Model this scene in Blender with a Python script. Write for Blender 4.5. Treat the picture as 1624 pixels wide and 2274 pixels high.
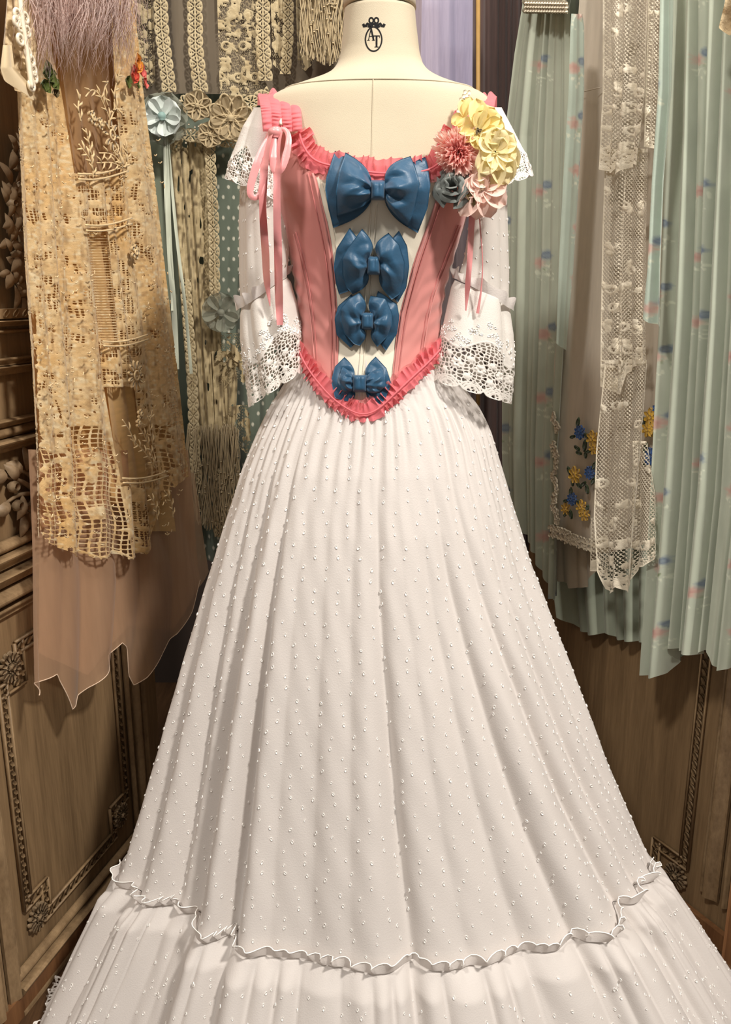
import bpy, math, random
import numpy as np
from mathutils import Matrix, Vector

random.seed(7); rng = np.random.default_rng(7)
for o in list(bpy.data.objects): bpy.data.objects.remove(o)
scene = bpy.context.scene
col = scene.collection
pi = math.pi

# ------------------------------------------------------------ camera, world, lamps, exposure
W_PX, H_PX, F_PX, PITCH, CAM_Z = 1624, 2274, 1900.0, math.radians(14.5), 1.40
cam_d = bpy.data.cameras.new('camera'); cam = bpy.data.objects.new('camera', cam_d); col.objects.link(cam)
cam_d.sensor_fit = 'VERTICAL'; cam_d.sensor_height = 36; cam_d.lens = 36 * F_PX / H_PX; cam_d.clip_start = .02
cam.location = (0, 0, CAM_Z); cam.rotation_euler = (pi / 2 - PITCH, 0, 0)
scene.camera = cam

def srgb(r, g, b):
    def c(v):
        v /= 255.0
        return v / 12.92 if v <= .04045 else ((v + .055) / 1.055) ** 2.4
    return (c(r), c(g), c(b))

world = bpy.data.worlds.new('world'); scene.world = world; world.use_nodes = True
world.node_tree.nodes['Background'].inputs[0].default_value = (1.0, .92, .84, 1)
world.node_tree.nodes['Background'].inputs[1].default_value = .24

def area(name, loc, target, size, energy, color):
    d = bpy.data.lights.new(name, 'AREA'); d.energy = energy; d.size = size; d.color = color; d.shape = 'DISK'
    o = bpy.data.objects.new(name, d); col.objects.link(o); o.location = loc
    o.rotation_euler = (Vector(target) - Vector(loc)).to_track_quat('-Z', 'Y').to_euler()
    return o
area('ceiling_spot', (1.5, -0.3, 3.8), (0, 1.5, .7), .34, 134, (1.0, .935, .86))
area('ceiling_spot', (-1.1, -0.6, 3.9), (0, 1.5, .7), .34, 58, (1.0, .935, .86))
area('ceiling_panel', (0.0, 1.1, 3.2), (0, 1.3, 0), .8, 9, (1.0, .93, .84))
vs = scene.view_settings
vs.view_transform = 'Standard'; vs.look = 'None'; vs.gamma = 1; vs.exposure = 0.08; vs.use_curve_mapping = False

# ------------------------------------------------------------ ray helpers: a pixel of the photograph seen at a real depth
C0 = np.array([0, 0, CAM_Z]); ST, CT = math.sin(PITCH), math.cos(PITCH)
def ray(px, py):
    px, py = np.broadcast_arrays(np.asarray(px, float), np.asarray(py, float))
    cx = (px - W_PX / 2) / F_PX; cy = (py - H_PX / 2) / F_PX
    return np.stack([cx, CT - cy * ST, -(ST + cy * CT)], -1)
def P(px, py, Y):
    d = ray(px, py); return C0 + d * (np.asarray(Y) / d[..., 1])[..., None]
def hit(px, py, pl, off=0.0):
    p0, n = pl; d = ray(px, py)
    p0 = np.asarray(p0) + np.asarray(n) * 0
    t = (np.dot(p0 - C0, n) + off) / (d @ n)
    return C0 + d * t[..., None]
def lin(x, tab):
    t = np.array(tab, float); return np.interp(x, t[:, 0], t[:, 1])
def sstep(a, b, x):
    t = np.clip((x - a) / (b - a), 0, 1); return t * t * (3 - 2 * t)

# ------------------------------------------------------------ objects
ORG = {}
def tag(o, label=None, cat=None, group=None, kind=None):
    if label: o['label'] = label
    if cat: o['category'] = cat
    if group: o['group'] = group
    if kind: o['kind'] = kind
    return o
def thing(name, label, cat, base=(0, 0, 0), group=None):
    o = bpy.data.objects.new(name, None); o.empty_display_size = .05; col.objects.link(o)
    o.location = base; ORG[o] = np.array(base, float)
    return tag(o, label, cat, group)
def polyloops(polys):
    fl = np.concatenate([p.ravel() for p in polys]); n = np.concatenate([np.full(len(p), p.shape[1]) for p in polys])
    return fl.astype(np.int32), n
def mesh_from(name, V, polys, smooth=True, m=None, colr=None):
    me = bpy.data.meshes.new(name)
    V = np.ascontiguousarray(V, np.float32)
    fl, n = polyloops(polys)
    me.vertices.add(len(V)); me.vertices.foreach_set('co', V.ravel())
    me.loops.add(len(fl)); me.loops.foreach_set('vertex_index', fl)
    me.polygons.add(len(n)); st = np.concatenate([[0], np.cumsum(n)[:-1]]).astype(np.int32)
    me.polygons.foreach_set('loop_start', st)
    me.update(calc_edges=True)
    me.polygons.foreach_set('use_smooth', np.full(len(n), smooth, bool))
    if m is not None:
        a = me.attributes.new('m', 'FLOAT', 'POINT'); a.data.foreach_set('value', np.ascontiguousarray(m, np.float32).ravel())
    if colr is not None:
        c4 = np.ones((len(V), 4), np.float32); c4[:, :3] = colr
        a = me.attributes.new('Col', 'FLOAT_COLOR', 'POINT'); a.data.foreach_set('color', c4.ravel())
    return me
def obj(name, me, mat, parent=None, loc=None):
    o = bpy.data.objects.new(name, me); col.objects.link(o)
    if mat is not None and not len(me.materials): me.materials.append(mat)
    if parent is not None: o.parent = parent
    ORG[o] = ORG.get(parent, np.zeros(3)).copy()
    if loc is not None: o.location = loc
    return o
def gridf(nv, nu, wrap=False):
    i = np.arange(nv * nu).reshape(nv, nu)
    if wrap: i = np.concatenate([i, i[:, :1]], 1)
    return np.stack([i[:-1, :-1], i[:-1, 1:], i[1:, 1:], i[1:, :-1]], -1).reshape(-1, 4)
def sheet(name, X, mat, parent=None, m=None, colr=None, wrap=False, smooth=True, flip=False):
    """one cloth surface from a (nv,nu,3) grid; m<0 marks holes of the lace"""
    nv, nu = X.shape[:2]; F = gridf(nv, nu, wrap); V = X.reshape(-1, 3)
    mm = None
    if m is not None:
        mm = m.reshape(-1); F = F[mm[F].max(1) > -.35 * MH]
    if flip: F = F[:, ::-1]
    cc = None if colr is None else colr.reshape(-1, 3)
    if m is not None:
        used = np.unique(F); idx = np.full(len(V), -1); idx[used] = np.arange(len(used))
        F = idx[F]; V = V[used]; mm = mm[used]; cc = None if cc is None else cc[used]
    me = mesh_from(name, V - ORG.get(parent, 0), [F], smooth, mm, cc)
    return obj(name, me, mat, parent)
MH = 1.0

class B:
    """collects pieces of one part"""
    def __init__(s): s.V = []; s.P = []; s.n = 0; s.c = []
    def add(s, V, polys, c=None):
        V = np.asarray(V, float).reshape(-1, 3)
        for p in polys: s.P.append(np.asarray(p) + s.n)
        s.V.append(V); s.n += len(V)
        s.c.append(np.tile(np.array(c if c is not None else (1, 1, 1), float), (len(V), 1)))
    def grid(s, X, wrap=False, c=None): s.add(X, [gridf(X.shape[0], X.shape[1], wrap)], c)
    def tube(s, path, r, k=6, c=None, cap=True):
        path = np.asarray(path, float); n = len(path)
        r = np.broadcast_to(np.asarray(r, float), (n,))
        T = np.gradient(path, axis=0); T /= np.linalg.norm(T, axis=1, keepdims=True) + 1e-12
        ref = np.array([.31, -.87, .38]); N = np.cross(T, ref); N /= np.linalg.norm(N, axis=1, keepdims=True) + 1e-12
        Bn = np.cross(T, N); a = np.arange(k) * 2 * pi / k
        X = path[:, None] + r[:, None, None] * (np.cos(a)[None, :, None] * N[:, None] + np.sin(a)[None, :, None] * Bn[:, None])
        polys = [gridf(n, k, True)]
        if cap: polys += [np.arange(k)[None, ::-1], (np.arange(k) + (n - 1) * k)[None]]
        s.add(X, polys, c)
    def ell(s, p, ax, k=8, rows=5, c=None):
        """ellipsoid: ax = 3 axis vectors"""
        ax = np.asarray(ax, float); th = np.linspace(0, pi, rows)[1:-1]; ph = np.arange(k) * 2 * pi / k
        L = [np.array([0, 0, 1.])]
        G = np.stack([np.sin(th)[:, None] * np.cos(ph), np.sin(th)[:, None] * np.sin(ph), np.cos(th)[:, None] * np.ones(k)], -1).reshape(-1, 3)
        U = np.concatenate([[[0, 0, 1.]], G, [[0, 0, -1.]]]); V = np.asarray(p) + U @ ax
        r = rows - 2; q = gridf(r, k, True) + 1
        t1 = np.stack([np.zeros(k, int), 1 + np.arange(k), 1 + (np.arange(k) + 1) % k], -1)
        bl = 1 + (r - 1) * k
        t2 = np.stack([np.full(k, 1 + r * k), bl + (np.arange(k) + 1) % k, bl + np.arange(k)], -1)
        s.add(V, [q, t1, t2] if r > 1 else [t1, t2], c)
    def box(s, o, a, b_, c_, c=None):
        o, a, b_, c_ = map(lambda v: np.asarray(v, float), (o, a, b_, c_))
        V = [o, o + a, o + a + b_, o + b_, o + c_, o + a + c_, o + a + b_ + c_, o + b_ + c_]
        s.add(V, [np.array([[0, 3, 2, 1], [4, 5, 6, 7], [0, 1, 5, 4], [1, 2, 6, 5], [2, 3, 7, 6], [3, 0, 4, 7]])], c)
    def prism(s, prof, o, du, e1, e2, c=None):
        """extrude the 2-D profile (e1,e2 coordinates) along du"""
        prof = np.asarray(prof, float); k = len(prof)
        a = np.asarray(o) + prof[:, :1] * np.asarray(e1) + prof[:, 1:] * np.asarray(e2)
        V = np.concatenate([a, a + np.asarray(du)]); i = np.arange(k); j = (i + 1) % k
        s.add(V, [np.stack([i, j, j + k, i + k], -1), i[None, ::-1], (i + k)[None]], c)
    def leaf(s, p, d, n, L, w, curl=.25, dome=.2, nu=5, nv=7, tip=1.0, c=None, droop=0.0, spoon=False):
        d = np.asarray(d, float); d = d / np.linalg.norm(d); n = np.asarray(n, float); n = n - d * (n @ d); n /= np.linalg.norm(n)
        e = np.cross(d, n); v = np.linspace(0, 1, nv)[:, None]; u = np.linspace(-1, 1, nu)[None]
        wd = w * .5 * (np.sin(pi * np.clip(v, 0, 1) ** tip) ** .8 + .06 * (1 - v))
        if spoon: wd = w * .5 * (.12 + .88 * np.sin(pi / 2 * np.clip(v * 1.5, 0, 1)) ** 1.1) * np.sqrt(np.clip(1 - v ** 5, 0, 1)) + 1e-5
        h = L * (curl * np.sin(pi * v) - droop * v * v) + w * dome * (u * u - .5) * np.sin(pi * v)
        if spoon: h = h + .07 * w * np.sin(u * 5 + L * 900) * v * v
        X = np.asarray(p) + (v * L)[..., None] * d + (wd * u)[..., None] * e + (h + 0 * u)[..., None] * n
        s.grid(X, c=c)
    def build(s, name, mat, parent=None, smooth=True, colr=False, kind=None):
        V = np.concatenate(s.V); by = {}
        for p in s.P: by.setdefault(p.shape[1], []).append(p)
        me = mesh_from(name, V - ORG.get(parent, 0), [np.concatenate(x) for x in by.values()], smooth, None, np.concatenate(s.c) if colr else None)
        o = obj(name, me, mat, parent)
        if kind: o['kind'] = kind
        return o

def resamp(path, n):
    path = np.asarray(path, float); d = np.concatenate([[0], np.cumsum(np.linalg.norm(np.diff(path, axis=0), axis=1))])
    t = np.linspace(0, d[-1], n); return np.stack([np.interp(t, d, path[:, k]) for k in range(path.shape[1])], -1)
def smooth_path(path, n, it=3):
    p = np.asarray(path, float)
    for _ in range(it):
        q = .75 * p[:-1] + .25 * p[1:]; r = .25 * p[:-1] + .75 * p[1:]
        p = np.concatenate([p[:1], np.stack([q, r], 1).reshape(-1, p.shape[1]), p[-1:]])
    return resamp(p, n)

# ------------------------------------------------------------ materials
MATS = {}
def cloth(name, rgb=(200, 200, 200), rough=.8, sheen=.25, transl=0.0, alpha=1.0, malpha=False, colattr=False,
          noise=(60, .08), bump=(900, .12), stretch=(1, 1, 1), spec=.3, metal=0.0, emit=0.0):
    m = bpy.data.materials.new(name); m.use_nodes = True; nt = m.node_tree; N = nt.nodes; L = nt.links
    bs = N['Principled BSDF']; out = N['Material Output']
    bs.inputs['Roughness'].default_value = rough; bs.inputs['Specular IOR Level'].default_value = spec
    bs.inputs['Sheen Weight'].default_value = sheen; bs.inputs['Metallic'].default_value = metal
    tc = N.new('ShaderNodeTexCoord'); mp = N.new('ShaderNodeMapping'); mp.inputs['Scale'].default_value = stretch
    L.new(tc.outputs['Object'], mp.inputs['Vector'])
    ns = N.new('ShaderNodeTexNoise'); ns.inputs['Scale'].default_value = noise[0]; ns.inputs['Detail'].default_value = 4
    L.new(mp.outputs[0], ns.inputs['Vector'])
    mr = N.new('ShaderNodeMapRange'); mr.inputs[1].default_value = .25; mr.inputs[2].default_value = .75
    mr.inputs[3].default_value = 1 - noise[1]; mr.inputs[4].default_value = 1 + noise[1]
    L.new(ns.outputs['Fac'], mr.inputs[0])
    mx = N.new('ShaderNodeMix'); mx.data_type = 'RGBA'; mx.blend_type = 'MULTIPLY'; mx.inputs[0].default_value = 1
    if colattr:
        at = N.new('ShaderNodeAttribute'); at.attribute_name = 'Col'; L.new(at.outputs['Color'], mx.inputs[6])
    else:
        mx.inputs[6].default_value = (*srgb(*rgb), 1)
    L.new(mr.outputs[0], mx.inputs[7])
    L.new(mx.outputs[2], bs.inputs['Base Color'])
    if bump:
        bn = N.new('ShaderNodeTexNoise'); bn.inputs['Scale'].default_value = bump[0]; L.new(mp.outputs[0], bn.inputs['Vector'])
        bp = N.new('ShaderNodeBump'); bp.inputs['Strength'].default_value = bump[1]; bp.inputs['Distance'].default_value = .002
        L.new(bn.outputs['Fac'], bp.inputs['Height']); L.new(bp.outputs[0], bs.inputs['Normal'])
    sh = bs.outputs[0]
    if transl:
        tr = N.new('ShaderNodeBsdfTranslucent'); L.new(mx.outputs[2], tr.inputs[0])
        ms = N.new('ShaderNodeMixShader'); ms.inputs[0].default_value = transl; L.new(sh, ms.inputs[1]); L.new(tr.outputs[0], ms.inputs[2]); sh = ms.outputs[0]
    if alpha < 1 or malpha:
        tp = N.new('ShaderNodeBsdfTransparent'); ms = N.new('ShaderNodeMixShader')
        if malpha:
            at = N.new('ShaderNodeAttribute'); at.attribute_name = 'm'
            r2 = N.new('ShaderNodeMapRange'); r2.inputs[1].default_value = -.12; r2.inputs[2].default_value = .12; r2.inputs[3].default_value = 0; r2.inputs[4].default_value = alpha
            L.new(at.outputs['Fac'], r2.inputs[0]); L.new(r2.outputs[0], ms.inputs[0])
        else: ms.inputs[0].default_value = alpha
        L.new(tp.outputs[0], ms.inputs[1]); L.new(sh, ms.inputs[2]); sh = ms.outputs[0]
    L.new(sh, out.inputs['Surface'])
    return m
def wood(name, a, b, scale=3.0, rough=.5, stretch=(9, 9, .6), bump=.15, spec=.35):
    m = bpy.data.materials.new(name); m.use_nodes = True; nt = m.node_tree; N = nt.nodes; L = nt.links; bs = N['Principled BSDF']
    tc = N.new('ShaderNodeTexCoord'); mp = N.new('ShaderNodeMapping'); mp.inputs['Scale'].default_value = stretch
    L.new(tc.outputs['Object'], mp.inputs['Vector'])
    n1 = N.new('ShaderNodeTexNoise'); n1.inputs['Scale'].default_value = scale; n1.inputs['Detail'].default_value = 6; n1.inputs['Roughness'].default_value = .65
    L.new(mp.outputs[0], n1.inputs['Vector'])
    n2 = N.new('ShaderNodeTexNoise'); n2.inputs['Scale'].default_value = scale * 9; n2.inputs['Detail'].default_value = 3; L.new(mp.outputs[0], n2.inputs['Vector'])
    ad = N.new('ShaderNodeMath'); ad.operation = 'MULTIPLY_ADD'; ad.inputs[1].default_value = .35; L.new(n2.outputs['Fac'], ad.inputs[0]); L.new(n1.outputs['Fac'], ad.inputs[2])
    cr = N.new('ShaderNodeValToRGB'); cr.color_ramp.elements[0].position = .45; cr.color_ramp.elements[1].position = .9
    cr.color_ramp.elements[0].color = (*srgb(*a), 1); cr.color_ramp.elements[1].color = (*srgb(*b), 1)
    L.new(ad.outputs[0], cr.inputs[0]); L.new(cr.outputs[0], bs.inputs['Base Color'])
    bs.inputs['Roughness'].default_value = rough; bs.inputs['Specular IOR Level'].default_value = spec
    bp = N.new('ShaderNodeBump'); bp.inputs['Strength'].default_value = bump; bp.inputs['Distance'].default_value = .002; L.new(ad.outputs[0], bp.inputs['Height']); L.new(bp.outputs[0], bs.inputs['Normal'])
    return m

# ------------------------------------------------------------ lace patterns (signed: > 0 is thread, < 0 is hole; units of about one thread)
def hexnet(U, V, s, w):
    s3 = math.sqrt(3); best = np.full(U.shape, 1e9); sec = best.copy()
    for ox, oy in ((0, 0), (.5, s3 / 2)):
        a = U / s - ox; b = V / s - oy
        for i in (-.5, .5) if False else (0,):
            ca = np.round(a); cb = np.round(b / s3) * s3
            for da in (-1, 0, 1):
                for db in (-s3, 0, s3):
                    d = np.hypot(a - ca - da, b - cb - db)
                    n = d < best; sec = np.where(n, best, np.minimum(sec, d)); best = np.where(n, d, best)
    return (w / s - (sec - best) / 2) * s
def sqnet(U, V, s, w, jit=0.0):
    a = np.abs(U / s - np.round(U / s)); b = np.abs(V / s - np.round(V / s)); return w - np.minimum(a, b) * s
def hsh(i, j, k):
    v = np.sin(i * 127.1 + j * 311.7 + k * 74.7) * 43758.5453; return v - np.floor(v)
def vor(U, V, s, w, seed=0, jit=.8):
    a = U / s; b = V / s; ia = np.floor(a); ib = np.floor(b); best = np.full(U.shape, 1e9); sec = best.copy()
    for da in (-1, 0, 1):
        for db in (-1, 0, 1):
            ci = ia + da; cj = ib + db
            d = np.hypot(a - ci - .5 - jit * (hsh(ci, cj, seed) - .5), b - cj - .5 - jit * (hsh(ci, cj, seed + 9) - .5))
            n = d < best; sec = np.where(n, best, np.minimum(sec, d)); best = np.where(n, d, best)
    return (w / s - (sec - best) / 2) * s
def vnoise(U, V, s, seed=0):
    a = U / s; b = V / s; i = np.floor(a); j = np.floor(b); f = a - i; g = b - j; f = f * f * (3 - 2 * f); g = g * g * (3 - 2 * g)
    return (hsh(i, j, seed) * (1 - f) + hsh(i + 1, j, seed) * f) * (1 - g) + (hsh(i, j + 1, seed) * (1 - f) + hsh(i + 1, j + 1, seed) * f) * g
def flw(U, V, cx, cy, r, n=5, rot=0.0, hole=.0):
    dx, dy = U - cx, V - cy; q = np.hypot(dx, dy); th = np.arctan2(dy, dx) + rot
    m = r * (.62 + .38 * np.abs(np.cos(n * th / 2))) - q
    if hole: m = np.minimum(m, q - hole)
    return m
def oval(U, V, cx, cy, L, w, ang):
    c, s = math.cos(ang), math.sin(ang); dx, dy = U - cx, V - cy
    a = (dx * c + dy * s) / L; b = (-dx * s + dy * c) / w
    return (1 - np.hypot(a, b)) * min(L, w)
def ring(U, V, cx, cy, r, w): return w - np.abs(np.hypot(U - cx, V - cy) - r)

# folds for hanging cloth
def fold_fn(seed, n, amp, sharp=.35, top=.6, spread=.0, wob=.03):
    r = np.random.default_rng(seed); c = (np.arange(n) + .5) / n + r.uniform(-.35, .35, n) / n
    dep = r.uniform(.45, 1.0, n); wd = sharp / n * r.uniform(.6, 1.4, n); ph = r.uniform(0, 6.28, n); dr = r.uniform(-1, 1, n) * spread
    def f(u, v):
        z = np.zeros(np.broadcast(u, v).shape)
        for k in range(n):
            x = u - (c[k] + dr[k] * (v - .5) + wob / n * np.sin(v * 5 + ph[k]))
            z = z - dep[k] * np.exp(-(np.abs(x) / wd[k]) ** 1.4)
        return amp * (top + (1 - top) * v) * z
    return f
def drape(name, rows, hem, plane, mat, parent, nu, nv, fold=None, off=0.0, mfn=None, cfn=None, y0=None, rel=0.0, vp=1.0):
    """hanging cloth whose edges follow the photograph on a real plane; folds stand off that plane.
    rows: (py, x_left, x_right); hem: list of (u, py) for the lower edge; mfn/cfn get photograph-scaled cloth coordinates"""
    R = np.array(rows, float); y0 = R[0, 0] if y0 is None else y0
    u = np.linspace(0, 1, nu)[None, :]; v = (np.linspace(0, 1, nv) ** vp)[:, None]
    hy = lin(u, hem) if hem is not None else np.full_like(u, R[-1, 0])
    py = y0 + (hy - y0) * v
    xl = np.interp(py, R[:, 0], R[:, 1]); xr = np.interp(py, R[:, 0], R[:, 2])
    px = xl + (xr - xl) * u
    m = mfn(px, py, u + 0 * v, v + 0 * u) if mfn else None
    fo = (fold(u, v) if fold else 0.0) + 0 * px
    if rel and m is not None: fo = fo + rel * np.clip(m, -.5, 1.5)
    X = hit(px, py, plane, off) + np.asarray(plane[1]) * fo[..., None]
    c = cfn(px, py, u + 0 * v, v + 0 * u) if cfn else None
    return sheet(name, X, mat, parent, m, c)
def mixc(c, k, rgb):
    return c * (1 - np.clip(k, 0, 1)[..., None]) + np.array(srgb(*rgb)) * np.clip(k, 0, 1)[..., None]
def flatc(px, rgb): return np.ones(px.shape + (3,)) * np.array(srgb(*rgb))
# ============================================================ SETTING
M_floor = wood('floor_wood', (52, 36, 24), (96, 70, 46), 2.2, .45, (10, .8, 9))
M_wall = cloth('dark_wall_paint', (52, 42, 36), .9, 0, noise=(8, .15), bump=(200, .1))
M_oak = wood('grey_oak', (112, 90, 64), (160, 132, 97), 2.4)
M_oak2 = wood('grey_oak_moulding', (118, 95, 68), (166, 139, 104), 3.0, .45, (7, 7, 3))
M_carve = wood('carved_oak', (120, 100, 76), (165, 142, 112), 4.0, .5, (4, 4, 4))
M_redwood = wood('brown_stile_wood', (104, 70, 44), (146, 104, 68), 2.6)

def slab(name, o, a, b, c, mat, kind='structure'):
    q = B(); q.box(o, a, b, c); x = q.build(name, mat, None, False); x['kind'] = kind; return x
slab('floor', (-2.2, -1.2, -.06), (4.4, 0, 0), (0, 4.2, 0), (0, 0, .06), M_floor)
slab('wall_back', (-2.2, 2.9, 0), (4.4, 0, 0), (0, .1, 0), (0, 0, 3.0), M_wall)

# the two carved wardrobe doors stand half open on either side
dL = np.array([math.sin(math.radians(14)), math.cos(math.radians(14)), 0]); nL = np.array([dL[1], -dL[0], 0])
dR = np.array([-math.sin(math.radians(28)), math.cos(math.radians(28)), 0]); nR = np.array([-dR[1], dR[0], 0])
WL = (np.array([-.660, 1.53, 0]), nL); WR = (np.array([.790, 1.580, 0]), nR); UP = np.array([0, 0, 1.])
def uL(p): return (np.asarray(p) - WL[0]) @ dL
def uR(p): return (np.asarray(p) - WR[0]) @ dR

def moulding(parent, pl, d, u0, u1, z0, z1, proud, mat, kind='ogee', name='moulding'):
    """horizontal profiled strip"""
    h = z1 - z0; t = np.linspace(0, 1, 9)
    if kind == 'ogee': pr = proud * (.35 + .65 * sstep(.1, .9, t)) * np.where(t > .93, .75, 1)
    elif kind == 'round': pr = proud * np.sin(pi * np.clip(t, .04, .96)) ** .6
    elif kind == 'cove': pr = proud * (.3 + .7 * t ** 2)
    else: pr = np.full(9, proud)
    prof = [(0, 0)] + [(a, b * h) for a, b in zip(pr, t)] + [(0, h)]
    q = B(); q.prism(prof, pl[0] + d * u0 + UP * z0, d * (u1 - u0), pl[1], UP)
    return q.build(name, mat, parent, False)
def vmould(parent, pl, d, u0, w, z0, z1, proud, mat, name='stile_moulding', shape='round'):
    t = np.linspace(0, 1, 9)
    pr = proud * np.sin(pi * np.clip(t, .05, .95)) ** .6 if shape == 'round' else proud * (.4 + .6 * sstep(.1, .9, t)) if shape == 'ogee' else np.full(9, proud)
    prof = [(0, 0)] + [(a, b * w) for a, b in zip(pr, t)] + [(0, w)]
    q = B(); q.prism(prof, pl[0] + d * u0 + UP * z0, UP * (z1 - z0), pl[1], d)
    return q.build(name, mat, parent, False)
def rope(parent, pl, pts, mat, w=.016, name='rope_moulding'):
    """twisted-rope frame: a flat fillet with slanting beads along it"""
    q = B(); pts = np.asarray(pts, float)
    for a, b in zip(pts[:-1], pts[1:]):
        t = b - a; Ln = np.linalg.norm(t); t = t / Ln; e = np.cross(pl[1], t)
        for s_ in (-1, 1):
            q.box(a + e * (s_ * w * .62 - w * .12) - t * w * .5, t * (Ln + w), e * w * .24, pl[1] * .006)
        k = max(1, int(Ln / (w * 1.05)))
        for i in range(k):
            c = a + t * Ln * (i + .5) / k + pl[1] * .002; ax1 = (t * .75 + e * .66); ax1 /= np.linalg.norm(ax1); ax2 = np.cross(pl[1], ax1)
            q.ell(c, [ax1 * w * .58, ax2 * w * .27, pl[1] * .006], 6, 4)
    return q.build(name, mat, parent)
def rosette(parent, pl, c, R, mat, squash=(1, 1)):
    r = thing_part('rosette', parent, c); e1 = np.cross(UP, pl[1]); e2 = UP
    for k in range(14):
        a = k * 2 * pi / 14; d = e1 * math.cos(a) + e2 * math.sin(a)
        q = B(); q.ell(c + d * R * .66 + pl[1] * .004, [d * R * .36, np.cross(pl[1], d) * R * .15, pl[1] * .007], 8, 5); q.build('petal', mat, r)
    q = B(); q.ell(c + pl[1] * .005, [e1 * R * .26, e2 * R * .26, pl[1] * .012], 10, 6)
    for k in range(10):
        a = k * 2 * pi / 10; q.ell(c + (e1 * math.cos(a) + e2 * math.sin(a)) * R * .3 + pl[1] * .007, [e1 * R * .07, e2 * R * .07, pl[1] * .006], 6, 4)
    q.build('boss', mat, r)
def thing_part(name, parent, c):
    o = bpy.data.objects.new(name, None); col.objects.link(o); o.parent = parent; o.empty_display_size = .02
    o.location = np.asarray(c) - ORG[parent]; ORG[o] = np.asarray(c, float); return o

# ---- left door
ld = thing('wardrobe_door', 'carved grey oak wardrobe door with a floral drop, behind the tan lace gown', 'wardrobe door', (WL[0] + dL * .2))
uA, uB = -.75, float(uL(hit(348., 1500., WL)))
zL = lambda py, x=50.: float(hit(x, float(py), WL)[2])
q = B(); q.box(WL[0] + dL * uA - nL * .035, dL * (uB - uA), nL * .03, UP * 2.45); q.build('door_panel', M_oak, ld, False)
for a, b, pr, kd in ((705, 684, .016, 'flat'), (722, 709, .024, 'ogee'), (738, 728, .012, 'round'), (806, 790, .014, 'ogee'), (826, 808, .024, 'cove'),
                     (938, 922, .020, 'ogee'), (962, 940, .013, 'round'), (990, 964, .030, 'ogee'),
                     (1208, 1182, .016, 'round'), (1240, 1210, .028, 'ogee'), (1278, 1250, .034, 'cove'), (1320, 1286, .024, 'round'), (1346, 1326, .014, 'ogee')):
    moulding(ld, WL, dL, uA, uB, zL(a), zL(b), pr, M_oak2, kd)
# rope strip on the upper ledge
q = B(); z = zL(694); n = 46
for i in range(n):
    c = WL[0] + dL * (uA + (uB - uA) * (i + .5) / n) + UP * z + nL * .016
    q.ell(c, [(dL * .7 + UP * .5) * .014, (UP * .7 - dL * .5) * .006, nL * .005], 6, 4)
q.build('rope_strip', M_oak2, ld)
lp = lambda pts, off=0.0: hit(np.array([a for a, b in pts], float), np.array([b for a, b in pts], float), WL, off)
zt, z2, zb2, zb = zL(1434, 41.), zL(1505, 50.), zL(1990, 75.), zL(2030, 102.)
u0, u1 = float(uL(lp([(62, 2020)])[0])), float(uL(lp([(102, 2000)])[0]))
u2, u3 = float(uL(lp([(251, 1820)])[0])), float(uL(lp([(274, 1700)])[0]))
pt = lambda u, z: WL[0] + dL * u + UP * z + nL * -.002
rope(ld, WL, [pt(u2, zt), pt(u1, zt), pt(u1, z2), pt(u0, z2), pt(u0, zb2), pt(u1, zb2), pt(u1, zb), pt(u2, zb), pt(u2, zb2), pt(u3, zb2), pt(u3, z2), pt(u2, z2), pt(u2, zt)], M_oak2, .019)
ur = (u0 + u1) / 2 - .004
for (uu, zz) in ((ur, (zb + zb2) / 2 - .018), (ur, (zt + z2) / 2 + .004), ((u2 + u3) / 2, (zb + zb2) / 2), ((u2 + u3) / 2, (zt + z2) / 2)):
    rosette(ld, WL, WL[0] + dL * uu + UP * zz - nL * .002, .032, M_carve)
for off, w, pr, sh in ((.046, .012, .008, 'round'), (.064, .022, .016, 'ogee'), (.094, .012, .010, 'round'), (.118, .034, .02, 'ogee')):
    vmould(ld, WL, dL, u0 - off - w, w, 0.05, zL(1350), pr, M_oak2, shape=sh)
for off, w, pr in ((.03, .014, .010), (.055, .026, .018), (.1, .014, .012)):
    if u3 + off + w < uB + .05: vmould(ld, WL, dL, u3 + off, w, .05, zL(1350), pr, M_oak2)
for a, b, pr, kd in ((-.075, -.05, .012, 'round'), (-.115, -.08, .022, 'ogee'), (-.17, -.12, .014, 'round')):
    moulding(ld, WL, dL, u0 - .06, uB, zb + a, zb + b, pr, M_oak2, kd)
moulding(ld, WL, dL, uA, uB, 0.0, max(.05, zb - .19), .012, M_redwood, 'flat', 'plinth')

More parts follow.
